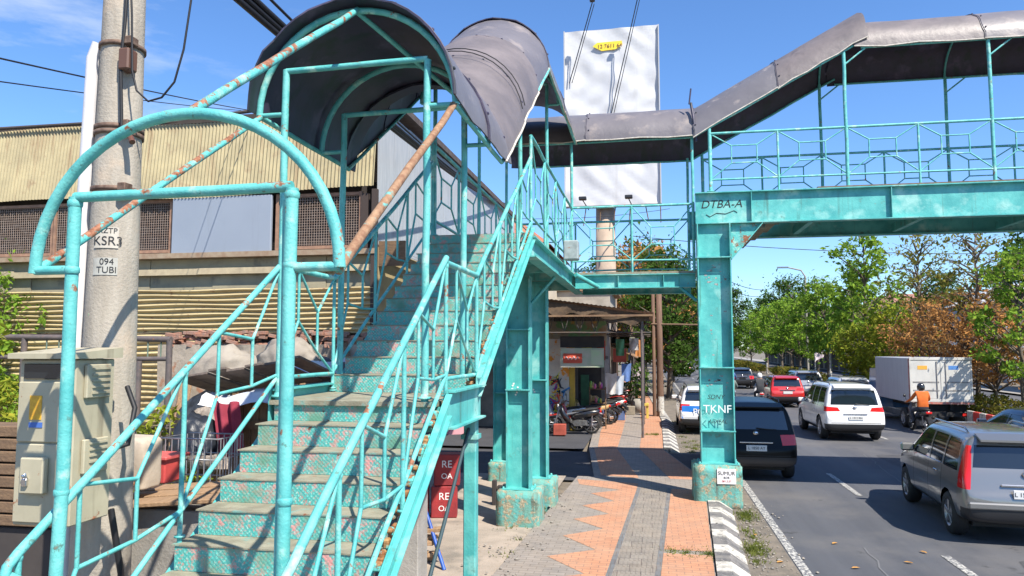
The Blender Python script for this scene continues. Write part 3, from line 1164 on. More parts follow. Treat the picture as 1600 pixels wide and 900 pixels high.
def arch_pts(cx, y, ze, r, h, n=20, a0=0.0):
    return [(cx - r * math.cos(PI * i / n), y, ze + h * math.sin(PI * i / n)) for i in range(n + 1)]


b = MB()
b.tube(arch_pts(-2.22, 3.20, 3.37, .815, .775, 26), .0285, 12)
b.tube([(-2.82, 3.20, 3.75), (-1.65, 3.20, 3.76)], .026, 10)
b.tube([(-3.03, 3.20, 3.385), (-2.82, 3.20, 3.385)], .023, 10)
b.tube([(-1.41, 3.20, 3.375), (-1.65, 3.20, 3.375)], .023, 10)
b.build('entrance_arch', paint_pipe, FB)
for x in (-2.82, -1.65):
    b = MB()
    b.tube([(x, 3.20, 1.0), (x, 3.20, 3.75)], .031, 12)
    for z in (2.3, 3.385, 3.72):
        b.lathe([(.031, z - .02), (.036, z - .012), (.036, z + .008), (.031, z + .016)], (x, 3.2, 0), n=12)
    if x > -2:
        b.tube([(x - .045, 3.22, 1.1), (x - .045, 3.22, 3.70)], .013, 8)
    b.build('roof_post', paint_pipe, FB)
b = MB()
b.tube([(-3.02, 3.22, 3.40), (-3.10, 5.45, 4.88)], .022, 10)
b.tube([(-2.20, 3.20, 4.15), (-2.28, 5.45, 5.72)], .025, 10)
b.build('canopy_tube', paint_worn, FB)
b = MB()
b.tube([(-1.42, 3.22, 3.36), (-1.47, 5.45, 4.89)], .026, 10)
tag(b.build('canopy_tube', rust_pipe, FB), 'rust brown canopy tube above right handrail', None)


def hoop(y, ze, r=.83, h=.82, z0=None, tie=True, posts=True, cx=-2.285, br=True):
    b = MB()
    b.tube(arch_pts(cx, y, ze, r, h, 22), .027, 8)
    if tie:
        b.tube([(cx - .6, y, ze + .36), (cx + .6, y, ze + .38)], .024, 10)
    b.tube([(cx - r, y, ze), (cx - .58, y, ze)], .021, 8)
    b.tube([(cx + r, y, ze), (cx + .58, y, ze)], .021, 8)
    b.build('roof_hoop', paint_pipe, FB)
    if posts:
        for s_ in (-1, 1):
            b = MB()
            b.tube([(cx + s_ * .60, y, z0), (cx + s_ * .60, y, ze + .37)], .029, 10)
            b.lathe([(0, .03), (.055, .03), (.055, .044), (.034, .05), (.03, .07)], (cx + s_ * .60, y, z0), n=10)
            b.build('roof_post', paint_pipe, FB)


hoop(5.45, 4.89, z0=2.58)
hoop(6.62, 4.89, z0=2.58, tie=True)
hoop(9.70, 6.40, r=.80, h=.78, z0=4.5)
hoop(12.4, 7.18, r=.80, h=.78, z0=4.5)
b = MB()
b.tube([(-2.28, 5.45, 5.70), (-1.62, 6.62, 5.25)], .022, 8)
b.tube([(-3.12, 5.45, 4.89), (-3.12, 7.3, 4.89)], .022, 8)
b.tube([(-1.46, 5.45, 4.89), (-1.46, 7.3, 4.89)], .022, 8)
b.tube([(-1.45, 7.3, 4.90), (-1.43, 10.8, 7.2)], .02, 8)
b.tube([(-3.12, 7.3, 4.90), (-3.12, 10.8, 7.2)], .02, 8)
b.tube([(-1.44, 10.9, 7.2), (-1.44, 15.0, 7.2)], .024, 8)
b.tube([(-3.12, 10.9, 7.2), (-3.12, 15.0, 7.2)], .024, 8)
b.build('roof_purlin', paint_pipe, FB)
for x, y, z0, z1 in ((XR + .02, 15.0, 4.5, 7.25), (XL, 15.0, 4.5, 7.25), (XL, 16.82, 4.5, 7.25), (.90, 15.0, 4.5, 7.25), (.90, 16.82, 4.5, 7.25)):
    b = MB()
    b.tube([(x, y, z0), (x, y, z1)], .030, 10)
    b.build('roof_post', paint_pipe, FB)
for k in range(-1, 7):
    for y in (14.86, 16.92):
        x = 3.78 + 2.55 * k
        zt = 8.80 if k >= 0 else 7.35
        b = MB()
        b.tube([(x, y, 6.03), (x, y, zt)], .033, 10)
        b.bbox(x - .07, x + .07, y - .06, y + .06, 6.061, 6.075, .003)
        b.build('roof_post', paint_pipe, FB)
b = MB()
for y in (14.86, 16.92):
    b.tube([(4.1, y, 8.78), (19.5, y, 8.78)], .024, 8)
    b.tube([(.95, y, 7.2), (4.1, y, 8.9)], .024, 8)
    b.tube([(XL, y if y > 15 else 15.0, 7.22), (.95, y if y > 15 else 15.0, 7.22)], .022, 8)
    for k in range(0, 6):
        b.tube([(3.78 + 2.55 * k, y, 8.45), (4.2 + 2.55 * k, y, 8.78)], .018, 6)
b.build('roof_purlin', paint_pipe, FB)
b = MB()
for k in range(0, 6):
    x = 3.78 + 2.55 * k
    for j in range(14):
        t0, t1 = PI * j / 14, PI * (j + 1) / 14
        b.tube([(x, 15.89 - 1.05 * math.cos(t0), 8.76 + .72 * math.sin(t0)), (x, 15.89 - 1.05 * math.cos(t1), 8.76 + .72 * math.sin(t1))], .022, 6, cap=False)
b.build('roof_rib', paint_pipe, FB)


# ------- roof sheets
def barrel(p0, p1, cross, r, h, n=22, ny=4, a0=0.0, a1=PI, rag=.020, trim=True, t=.014, name='roof_sheet', bulge=0.0, skirt=0.0):
    p0, p1, cross = Vector(p0), Vector(p1), Vector(cross).normalized()
    up = Vector((0, 0, 1))
    ax = (p1 - p0).normalized()
    m_ = MB()
    jt = {}

    def pt(i, j, off):
        u = i / ny
        a = a0 + (a1 - a0) * j / n
        if (i, j) not in jt:
            e = ax * (jit(rag) if i in (0, ny) else 0) + up * (jit(rag) if j in (0, n) else jit(rag * .25))
            jt[(i, j)] = e + (cross * math.cos(a) + up * math.sin(a)) * (jit(.007) if 0 < i < ny else 0)
        k = 1.0 + off / r
        q = p0.lerp(p1, u) + cross * (r * k * math.cos(a)) + up * (h * k * math.sin(a))
        return q + jt[(i, j)]
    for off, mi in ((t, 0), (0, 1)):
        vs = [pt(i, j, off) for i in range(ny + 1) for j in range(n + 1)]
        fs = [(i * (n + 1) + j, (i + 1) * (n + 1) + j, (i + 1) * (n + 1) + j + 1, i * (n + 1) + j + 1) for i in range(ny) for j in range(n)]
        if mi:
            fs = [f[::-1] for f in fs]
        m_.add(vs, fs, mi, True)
    # rim
    for i in (0, ny):
        for j in range(n):
            m_.quad(pt(i, j, 0), pt(i, j + 1, 0), pt(i, j + 1, t), pt(i, j, t), 1)
    for j in (0, n):
        for i in range(ny):
            m_.quad(pt(i, j, 0), pt(i + 1, j, 0), pt(i + 1, j, t), pt(i, j, t), 1)
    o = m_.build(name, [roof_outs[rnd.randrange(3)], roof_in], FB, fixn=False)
    sm_ = MB()
    sm_.tube([pt(0, j, t + .003) + ax * .02 for j in range(n + 1)], .006, 5)
    for j in range(2, n - 1, 3):
        q = pt(0, j, t + .006) + ax * .06
        sm_.bbox(q.x - .014, q.x + .014, q.y - .014, q.y + .014, q.z - .010, q.z + .012, .005)
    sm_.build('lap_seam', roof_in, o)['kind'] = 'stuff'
    if trim:
        e = MB()
        for j in ((0,) if trim == 1 else (0, n) if trim == 2 else (n,)):
            e.tube([pt(i, j, t + .004) for i in range(ny + 1)], .013, 6)
        e.build('edge_trim', trim_m, o)
    return o


X1 = (1, 0, 0)
C0 = -2.285
barrel((C0, 5.30, 4.90), (C0, 6.50, 4.90), X1, .85, .85, trim=0)
barrel((C0, 6.46, 4.90), (C0, 7.55, 4.92), X1, .865, .87, trim=0)
a, e_ = Vector((C0, 7.25, 4.88)), Vector((C0, 10.85, 7.22))
for i in range(3):
    barrel(a.lerp(e_, i / 3 - (.015 if i else 0)), a.lerp(e_, (i + 1) / 3), X1, .862 - .012 * i, .86 - .01 * i, trim=1)
for i in range(2):
    barrel((C0, 10.75 + 2.1 * i, 7.2), (C0, 12.9 + 2.1 * i, 7.2), X1, .84 + .01 * i, .84 + .01 * i, trim=1)
Yc = Vector((0, -1, 0))
for i, (xa, xb) in enumerate(((-3.15, -1.2), (-1.24, .98))):
    barrel((xa, 15.92, 7.22), (xb, 15.92, 7.22), Yc, 1.02 + .012 * i, .80 + .012 * i, trim=1)
a, e_ = Vector((.93, 15.90, 7.18)), Vector((4.22, 15.90, 8.98))
for i in range(2):
    barrel(a.lerp(e_, i / 2 - (.01 if i else 0)), a.lerp(e_, (i + 1) / 2), Yc, 1.06 + .014 * i, .80 + .014 * i, trim=1, ny=6)
for i in range(7):
    barrel((3.95 + 2.3 * i, 15.90, 8.78), (6.30 + 2.3 * i, 15.90, 8.78), Yc, 1.07 + .014 * (i % 2), .79 + .014 * (i % 2), trim=1)
b = MB()
b.tube([(.86, 15.0, 7.9), (.9, 15.0, 8.22)], .018, 6)
b.tube([(.98, 14.92, 7.1), (.93, 14.9, 7.6), (.90, 15.1, 7.95)], .03, 6)
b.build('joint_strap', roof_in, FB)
# thin wires lying over the roof sheets
b = MB()
for off in (0, .16):
    b.tube([(C0 - .95 * math.cos(PI * i / 20) * .93, 8.3 + off, 5.63 + off * .6 + .90 * math.sin(PI * i / 20)) for i in range(6, 20)], .007, 5)
b.build('tie_wire', cable_m, FB)

# ---------------------------------------------------------------- left side: warehouse, pole, cabinet, yard
clad_y = mat('yellowed cladding', (0.39, 0.33, 0.185), (0.29, 0.245, 0.14), 2.2, 0.65, blotch=((0.25, 0.18, 0.10), 3.5, .58, .72), bump=.1, streaks=((.24, .17, .09), 5, .56, .70))
clad_low = mat('old corrugated sheet', (0.50, 0.41, 0.22), (0.36, 0.28, 0.15), 3, 0.7, rust=.14, rscale=5, rustc=(.16, .09, .05), stretch=(.3, 1, 3))
wall_olive = mat('olive stained boards', (0.36, 0.32, 0.21), (0.27, 0.24, 0.165), 1.6, .85, bump=.2, blotch=((.16, .15, .12), 2.2, .55, .72))
steel_grey = mat('grey galvanised sheet', (0.42, 0.44, 0.46), (0.32, 0.35, 0.38), 2.5, .5, stretch=(1, 4, .5), rust=.06, rscale=4)
board_grey = mat('blank signboard', (0.27, 0.31, 0.37), (0.24, 0.28, 0.34), .6, .6, streaks=((.22, .25, .29), 3, .58, .75))
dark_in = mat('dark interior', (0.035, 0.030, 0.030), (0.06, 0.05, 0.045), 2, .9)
mesh_m = mat('rusty wire mesh', (0.24, 0.17, 0.13), (0.32, 0.26, 0.22), 12, .7)
tile_red = mat('clay roof tiles', (0.42, 0.17, 0.09), (0.30, 0.11, 0.06), 6, .8, bump=.5, bscale=25)
FY = 13.0
WB = thing('warehouse', 'long warehouse clad in yellowed corrugated sheet with mesh windows and a blank board', 'warehouse', (-9, 13.5, 0))
b = MB()
xs = [-17 + .0127 * i for i in range(int((17 - 5.02) / .0127) + 1)]


def fac(z0, z1, yo):
    n = len(xs)
    vs = [(x, FY + yo + .018 * math.sin(2 * PI * x / .076), z) for x in xs for z in (z0, z1)]
    return vs, [(2 * i, 2 * i + 2, 2 * i + 3, 2 * i + 1) for i in range(n - 1)]


vs, fs = fac(5.97, 7.52, 0)
vs = [(x, y + (.10 if z > 7 else -.08), z + .05 * math.sin(x * .9) + (0.12 * (x + 8) / 4 if z > 7 and x > -8 else 0)) for x, y, z in vs]
b.add(vs, fs, 0, True)
b.build('cladding', clad_y, WB, fixn=False)
b = MB()
b.box(-17, -5.0, 13.16, 13.24, 7.50, 7.62)
b.tube([(-17, 13.02, 7.60), (-8.4, 13.02, 7.58), (-4.9, 13.02, 7.80)], .035, 6)
b.build('gutter', dark_in, WB)
b = MB()
b.box(-17, -5.12, 13.42, 13.5, .05, 6.2)
b.build('wall', dark_in, WB)
for x0, x1 in ((-14.5, -12.0), (-11.95, -9.30), (-7.02, -5.32)):
    fr = MB()
    for xx in (x0, x1):
        fr.box(xx - .03, xx + .03, 13.03, 13.09, 4.86, 5.95)
    fr.box(x0 + .03, x1 - .03, 13.035, 13.085, 5.88, 5.94)
    fr.box(x0 + .03, x1 - .03, 13.035, 13.085, 4.87, 4.93)
    f_ = fr.build('mesh_window', mat('window frame', (.34, .20, .13), (.22, .13, .09), 9, .8), WB)
    m_ = MB()
    x = x0 + .06
    while x < x1 - .04:
        m_.box(x - .004, x + .004, 13.055, 13.061, 4.94, 5.87)
        x += .05
    z = 4.97
    while z < 5.87:
        m_.box(x0 + .03, x1 - .03, 13.062, 13.068, z - .004, z + .004)
        z += .05
    m_.build('wire_mesh', mesh_m, f_)
b = MB()
b.bbox(-9.20, -7.09, 12.93, 13.0, 4.80, 5.93, .01)
tag(b.build('signboard', board_grey, WB), 'blank grey signboard between mesh windows', None)
b = MB()
b.box(-17, -4.98, 12.90, 13.12, 4.74, 4.84)
b.build('window_sill', mat('rusted sill', (.26, .17, .11), (.34, .27, .19), 7, .85), WB)
b = MB()
x = -17
while x < -5.05:
    w_ = rnd.uniform(1.1, 1.7)
    b.box(x, min(x + w_ - .008, -5.02), 13.10 + jit(.015), 13.16, 4.10, 4.735)
    x += w_
b.build('board_wall', wall_olive, WB)
b = MB()
x = -17
while x < -5.05:
    w_ = rnd.uniform(1.8, 2.6)
    e = jit(.03)
    b.box(x, min(x + w_, -4.98), 12.98, 13.09, 4.42 + e, 4.54 + e, 0)
    x += w_ + .004
b.build('ledge', mat('pale ledge', (.50, .42, .27), (.36, .30, .20), 5, .85), WB)
b = MB()
b.grid(lambda u, v: (-17 + 12.0 * u, 12.94 + .035 * math.sin(2 * PI * v * 9) + .02 * math.sin(7 * u), 3.28 + .84 * v + .012 * math.sin(31 * u + 9 * v)), 60, 108)
b.build('corrugated_apron', clad_low, WB, fixn=False)
b = MB()
b.grid(lambda u, v: (-17 + 9.6 * u, 12.90 + .035 * math.sin(2 * PI * v * 16) + .02 * math.sin(9 * u), 1.5 + 1.74 * v + .012 * math.sin(31 * u + 9 * v)), 40, 190)
b.build('corrugated_apron', clad_low, WB, fixn=False)
b = MB()
b.box(-5.06, -4.96, 12.92, 13.02, 3.3, 5.96)
b.box(-5.3, -5.16, 13.0, 13.1, 4.86, 5.9)
b.build('corner_post', mat('dark post', (.05, .035, .03), rough=.8), WB)
b = MB()                                           # the side wall running away from the camera
y = 13.1
while y < 27:
    t_ = (y - 13) / 14
    b.box(-5.03 + jit(.01), -5.0, y, y + .88, 4.9 - .3 * t_, 7.62 + .30 * t_)
    y += .9
b.build('side_sheet', steel_grey, WB)
b = MB()
b.box(-5.10, -4.97, 13.05, 27, 3.0, 4.88)
b.build('side_wall', mat('ochre side wall', (.40, .31, .15), (.28, .22, .12), 2, .9), WB)
b = MB()
for i in range(4):
    b.add([(-4.93 + .10 * i, 13.1, 4.98 - .10 * i), (-4.83 + .10 * i, 13.1, 4.94 - .10 * i), (-4.83 + .10 * i, 27, 4.64 - .1 * i), (-4.93 + .10 * i, 27, 4.68 - .10 * i)], [(0, 1, 2, 3)])
b.box(-4.97, -4.45, 13.08, 13.12, 4.52, 4.99)
b.build('lean_to_roof', wood, WB)
b = MB()
b.box(-5.2, -4.82, 13.0, 27, 7.78, 7.92, 0, Matrix.Rotation(0, 4, 'X'))
b.build('eave', mat('dark eave', (.06, .045, .04), (.10, .08, .07), 5, .85), WB)
b = MB()
b.add([(-17, 13.3, 7.40), (-5.2, 13.3, 7.52), (-5.2, 27, 7.5), (-17, 27, 7.3), (-11, 13.1, 7.55), (-11, 27, 7.6)], [(0, 1, 4), (1, 2, 5, 4), (3, 0, 4, 5), (2, 3, 5)])
b.build('roof', mat('roof sheet rust', (.20, .15, .12), (.28, .22, .17), 3, .8), WB)
# house with red tiles further back
HS = thing('house', 'low house with a red tiled roof behind the grey side wall', 'house', (-6.5, 32, 0))
b = MB()
b.box(-9.5, -4.2, 30, 37, 0.05, 7.3)
b.build('wall', mat('cream wall', (.50, .44, .33), (.40, .35, .27), 2, .9), HS)
b = MB()
b.add([(-9.8, 29.7, 7.2), (-3.9, 29.7, 7.2), (-3.9, 37.3, 7.2), (-9.8, 37.3, 7.2), (-7, 33.5, 9.3), (-6.4, 33.5, 9.3)], [(0, 1, 5, 4), (1, 2, 5), (2, 3, 4, 5), (3, 0, 4)])
b.build('roof', tile_red, HS)

# utility pole with its conduit
UP = thing('utility_pole', 'tapered concrete utility pole with stickers and a white conduit, behind the entrance arch', 'utility pole', (-3.60, 4.45, 0.1))
b = MB()
b.lathe([(.0, .1), (.20, .1), (.178, 2.0), (.158, 3.4), (.135, 5.2), (.10, 9.0), (.0, 9.0)], (-3.60, 4.45, 0), n=28)
b.build('pole', pole_m, UP)
b = MB()
b.tube([(-3.845, 4.42, .1), (-3.845, 4.42, 3.0), (-3.80, 4.42, 5.02), (-3.76, 4.42, 5.12)], .048, 14)
b.build('conduit', mat('white conduit', (.72, .70, .70), (.62, .60, .60), 4, .45), UP)
for z, r_ in ((5.08, .142), (4.46, .15), (4.50, .149), (4.02, .155), (4.07, .153)):
    b = MB()
    b.lathe([(r_, z - .015), (r_ + .008, z - .015), (r_ + .008, z + .015), (r_, z + .015)], (-3.60, 4.45, 0), n=28)
    b.bbox(-3.48, -3.42, 4.30, 4.38, z - .025, z + .03, .005)
    b.build('band_clamp', mat('rusted clamp', (.10, .06, .045), (.22, .15, .11), 20, .7, metal=.4), UP)
b = MB()
b.bbox(-3.50, -3.42, 4.28, 4.38, 4.87, 5.02, .01)
b.build('junction_box', mat('junction box brown', (.12, .06, .04), rough=.5), UP)
b = MB()
b.tube([(-3.45, 4.33, 4.44), (-3.39, 4.30, 4.40), (-3.36, 4.28, 4.36)], .02, 8)
b.build('insulator', mat('insulator brown', (.12, .05, .03), rough=.4), UP)


def pole_plate(z0, z1, m_, nm='sticker'):
    q = MB()
    r_ = .161
    a0, a1 = R(-98), R(-42)
    n = 10
    for i in range(n):
        t0, t1 = a0 + (a1 - a0) * i / n, a0 + (a1 - a0) * (i + 1) / n
        q.quad((-3.60 + r_ * math.cos(t0), 4.45 + r_ * math.sin(t0), z0), (-3.60 + r_ * math.cos(t1), 4.45 + r_ * math.sin(t1), z0),
               (-3.60 + r_ * math.cos(t1), 4.45 + r_ * math.sin(t1), z1), (-3.60 + r_ * math.cos(t0), 4.45 + r_ * math.sin(t0), z1))
    return q.build(nm, m_, UP)


def wrap_text(s, z, size, m_, par):
    o = text('lettering', s, size, (0, 0, 0), (0, 0, 0), m_, None, .0)
    r_ = .1635
    og = ORG[UP.name]
    for v in o.data.vertices:
        t_ = R(-66) + v.co.x / r_
        v.co = Vector((-3.60 + r_ * math.cos(t_), 4.45 + r_ * math.sin(t_), z + v.co.y)) - og
    o.parent = par
    return o


pl = pole_plate(3.66, 3.80, mat('faded sticker', (.50, .47, .40), (.42, .38, .32), 12, .7))
wrap_text('KSR3', 3.705, .085, ink, pl)
wrap_text('RZTP', 3.775, .05, ink, pl)
pl = pole_plate(3.48, 3.595, mat('pole number plate', (.42, .42, .38), (.34, .33, .29), 12, .6))
wrap_text('094', 3.567, .06, ink, pl)
wrap_text('TUBI', 3.512, .06, ink, pl)
b = MB()
b.lathe([(0, 0), (.018, 0), (.018, -.004)], (-3.63, 4.30, 3.22), 'y', 10)
b.build('sticker', mat('green dot', (.05, .50, .25), rough=.6), UP)

# switch cabinet strapped to the pole
cab_m = mat('beige cabinet paint', (0.43, 0.39, 0.275), (0.33, 0.30, 0.21), 3, .6, rust=.11, rscale=9, streaks=((.22,.19,.13), 10, .56, .70))
CB = thing('electrical_cabinet', 'beige steel electrical cabinet with louvred vents and yellow warning sticker, strapped to the concrete pole', 'cabinet', (-3.47, 4.0, 1.95))
b = MB()
b.bbox(-3.67, -3.29, 3.80, 4.12, 1.97, 2.93, .008)
b.build('body', cab_m, CB)
b = MB()
b.prism([(3.74, 2.935), (4.15, 2.935), (4.15, 3.0), (3.74, 2.965)], -3.70, -3.26)
b.build('hood', cab_m, CB)
b = MB()
b.bbox(-3.655, -3.305, 3.781, 3.797, 2.45, 2.80, .006)
b.bbox(-3.655, -3.305, 3.781, 3.797, 1.99, 2.44, .006)
d_ = b.build('door', cab_m, CB)
b = MB()
b.bbox(-3.63, -3.32, 3.785, 3.799, 2.815, 2.905, .004)
b.build('meter_window', glass_dk, CB)
for z0 in (2.70, 2.26):
    b = MB()
    b.bbox(-3.288, -3.262, 3.86, 4.06, z0, z0 + .20, .006)
    v_ = b.build('vent', cab_m, CB)
    b = MB()
    for i in range(5):
        z = z0 + .025 + .036 * i
        b.prism([(3.90, z), (4.04, z), (4.04, z + .012), (3.90, z + .012)], -3.2615, -3.252)
    b.build('louvre', cab_m, v_)
b = MB()
b.box(-3.57, -3.49, 3.777, 3.7805, 2.58, 2.72)
b.build('warning_sticker', mat('warning yellow', (.75, .42, .03), (.6, .3, .03), 30, .6), CB)
b = MB()
b.box(-3.57, -3.48, 3.777, 3.7805, 2.535, 2.565)
b.build('label_sticker', mat('label blue', (.06, .14, .42), rough=.6), CB)
b = MB()
b.bbox(-3.58, -3.42, 3.735, 3.780, 2.16, 2.37, .01)
lb = b.build('lock_box', cab_m, CB)
b = MB()
b.tube([(-3.535, 3.73, 2.25), (-3.535, 3.715, 2.27), (-3.52, 3.715, 2.28), (-3.52, 3.73, 2.25)], .008, 6)
b.bbox(-3.545, -3.51, 3.715, 3.733, 2.21, 2.25, .004)
b.build('padlock', chrome, lb)
b = MB()
b.tube([(-3.33, 4.0, 2.35), (-3.20, 4.15, 2.40), (-3.2, 4.2, 2.62), (-3.30, 4.25, 2.75)], .016, 6)
b.tube([(-3.30, 4.15, 2.0), (-3.25, 4.2, 1.6), (-3.33, 4.3, 1.2)], .02, 6)
b.build('cable_tail', cable_m, CB)

# ---------------------------------------------------------------- foliage helpers


def leaves(m_, cx, cy, cz, rx, ry, rz_, n, size, r_, shell=.55):
    for _ in range(n):
        while True:
            p = Vector((r_.uniform(-1, 1), r_.uniform(-1, 1), r_.uniform(-1, 1)))
            l = p.length
            if l <= 1 and (l > shell or r_.random() < .35):
                break
        c = Vector((cx + p.x * rx, cy + p.y * ry, cz + p.z * rz_))
        nrm = Vector((r_.gauss(0, 1), r_.gauss(0, 1), r_.gauss(.6, 1))).normalized()
        u = nrm.orthogonal().normalized()
        u = Matrix.Rotation(r_.uniform(0, 6.28), 3, nrm) @ u
        v = nrm.cross(u)
        s = size * r_.choice((.5, .8, 1, 1, 1.5)) * r_.uniform(.8, 1.2)
        m_.add([c - u * s, c - v * s * .45 + nrm * s * .12, c + u * s, c + v * s * .45 + nrm * s * .12], [(0, 1, 2, 3)])


LEAN = 1


def tree(name, label, cat, H, rad, trunk_h, n_cl, n_lf, size, lm, seed, cl=.32, up=1.0, tr=.14, group=None, bare=0, whitewash=False, crown_lo=None):
    r_ = random.Random(seed)
    t = thing(name, label, cat, (0, 0, 0), group, local=True)
    tk = MB()
    lean = Vector((r_.uniform(-.05, .05), r_.uniform(-.05, .05), 1))
    pts = [lean * (H * .85 * i / 7) + Vector((r_.uniform(-.06, .06), r_.uniform(-.06, .06), 0)) * (i > 0) for i in range(8)]
    tk.tube(pts, [tr * (1 - .115 * i) for i in range(8)], 9)
    cw = MB()
    lo = crown_lo if crown_lo is not None else trunk_h
    for k in range(n_cl):
        z = lo + (H - lo) * ((k + .5) / n_cl) ** .85
        f = (z - lo) / (H - lo)
        prof = math.sin(PI * min(1, max(.05, (.18 + .80 * f)))) ** .7 * up + .12
        a = k * 2.4 + r_.uniform(-.5, .5)
        d = rad * prof * r_.uniform(.35, 1.0)
        c = Vector((math.cos(a) * d, math.sin(a) * d, z + r_.uniform(-.3, .3))) + lean * 0
        bz = max(trunk_h * .75, z - d * r_.uniform(.5, .9))
        base = lean * bz
        mid = base.lerp(c, .55) + Vector((r_.uniform(-.15, .15), r_.uniform(-.15, .15), r_.uniform(0, .25)))
        tk.tube([base, mid, c], [tr * .42, tr * .25, tr * .08], 5)
        for q in range(2):
            e = c + Vector((r_.uniform(-1, 1), r_.uniform(-1, 1), r_.uniform(-.2, .9))) * rad * cl
            tk.tube([mid.lerp(c, .6), e], [tr * .14, tr * .04], 4)
        s_ = rad * cl * r_.uniform(.7, 1.35)
        leaves(cw, c.x, c.y, c.z, s_, s_, s_ * .75, int(n_lf * (1.25 - .8 * f ** 1.5)), size, r_)
        if k % 3 == 0:
            leaves(cw, c.x, c.y, c.z, s_ * 2.2, s_ * 2.2, s_ * 1.8, int(n_lf * .22), size, r_, .2)
    tk.build('trunk', bark, t)
    if whitewash:
        q = MB()
        q.lathe([(tr * 1.04, 0.0), (tr * 1.02, .5), (tr * .98, 1.1)], (0, 0, 0), n=10)
        q.build('whitewash', kerb_w, t)
    cw.build('crown', lm, t, fixn=False)
    return t


def put(o, first, loc, rz, label, s=1.0):
    if first:
        o.location = loc
        o.rotation_euler = (0, 0, rz)
        o.scale = (s, s, s)
        if label:
            o['label'] = label
        return o
    return copy_tree(o, loc, rz, label, scale=(s, s, s))


# shrub by the left edge in front of the warehouse
sh = tree('shrub', 'leafy green shrub behind the cabinet against the yellow corrugated apron', 'shrub', 4.35, 1.1, 1.4, 16, 330, .075, leaf_green, 3, cl=.42, tr=.06)
sh.location = (-12.9, 12.0, 0.1)
sh = tree('shrub', 'low green bush growing left of the beige cabinet behind the fence', 'shrub', 2.9, .9, .3, 12, 260, .06, leaf_yellow, 5, cl=.42, tr=.04)
sh.location = (-9.7, 9.0, 0.1)
sh = tree('shrub', 'weedy bush at the foot of the fence panel', 'shrub', 1.9, .6, .2, 10, 140, .05, leaf_yellow, 6, cl=.42, tr=.03)
sh.location = (-7.0, 9.6, 0.1)

# steel tube fence
FN = thing('tube_fence', 'dark steel tube fence with wire mesh panel left of the stairs', 'fence', (-8, 9.8, 0.1))
fm = mat('dark fence steel', (.085, .075, .075), (.14, .11, .10), 10, .6, rust=.10)
for i, (p, q, r_) in enumerate((((-12, 10, 3.2), (-7.05, 10, 3.12), .045), ((-12, 10, 2.86), (-7.05, 10, 2.83), .035), ((-7.08, 10, .1), (-7.08, 10, 3.12), .045), ((-7.55, 9.96, .1), (-7.55, 9.96, 2.8), .045), ((-12, 10, 1.75), (-7.05, 10, 1.72), .035), ((-9.6, 10, .1), (-9.6, 10, 3.15), .045))):
    b = MB()
    b.tube([p, q], r_, 8)
    b.build('fence_rail' if i in (0, 1, 4) else 'fence_post', fm, FN)
b = MB()
for i in range(24):
    x = -9.5 + i * .083
    b.tube([(x, 10.0, 1.75), (x, 10.0, 2.83)], .007, 4, cap=False)
for i in range(13):
    z = 1.8 + i * .083
    b.tube([(-9.55, 10.01, z), (-7.58, 10.01, z)], .006, 4, cap=False)
for i in range(10):
    b.tube([(-9.2 + i * .22, 10, 2.85), (-9.2 + i * .22, 10, 3.12)], .012, 5)
b.build('wire_mesh', mat('green wire', (.16, .22, .17), (.10, .14, .11), 9, .7), FN)

# ruined wall
plaster = mat('crumbling plaster', (.36, .31, .25), (.24, .205, .165), 2.4, .95, bump=.9, bscale=9, blotch=((.30, .15, .09), 4, .58, .66))
brick_r = mat('broken brick', (.36, .16, .10), (.24, .17, .14), 9, .9, bump=.6)
RW = thing('ruined_wall', 'crumbling plastered wall with broken brick top below the yellow corrugated apron', 'wall', (-5.5, 11.6, 0.1))
b = MB()
b.grid(lambda u, v: (-8.4 + 3.95 * u, 11.6 + .05 * math.sin(13 * u + 5 * v) + .03 * math.sin(29 * u * v), .1 + 2.95 * v), 40, 20)
b.box(-8.4, -4.45, 11.72, 11.95, .1, 3.05)
b.build('wall', plaster, RW)
b = MB()
for i in range(150):
    x, z = rnd.uniform(-8.3, -4.5), rnd.uniform(3.0, 3.26)
    M_ = Matrix.Translation((x, 11.75 + jit(.12), z)) @ Matrix.Rotation(jit(.5), 4, 'Z') @ Matrix.Rotation(jit(.25), 4, 'Y')
    b.bbox(-.10, .10, -.05, .05, -.03, .03, .006, 0, M_)
b.build('brick_course', brick_r, RW)


def lump(name, label, cat, c, rx, ry, rz_, m_, seed, rough_=.22, group=None, flat_=0.0, parent=None, boxy=1.0):
    r_ = random.Random(seed)
    bm = bmesh.new()
    bmesh.ops.create_icosphere(bm, subdivisions=4, radius=1)
    from mathutils import noise as nz__
    for v in bm.verts:
        p = v.co.copy()
        if boxy < 1:
            p = Vector([math.copysign(abs(q) ** boxy, q) for q in p])
        k = 1 + rough_ * (nz__.noise(p * 1.7 + Vector((seed, 0, 0))) + .6 * nz__.noise(p * 4 + Vector((0, seed, 0))) + .3 * nz__.noise(p * 9))
        p = p * k
        if p.z < -flat_:
            p.z = -flat_
        v.co = Vector((c[0] + p.x * rx, c[1] + p.y * ry, c[2] + p.z * rz_))
    m2 = MB()
    bm.verts.ensure_lookup_table()
    m2.add([v.co.copy() for v in bm.verts], [tuple(v.index for v in f.verts) for f in bm.faces], 0, True)
    bm.free()
    o = m2.build(name, m_, parent)
    if label:
        tag(o, label, cat, group)
    return o


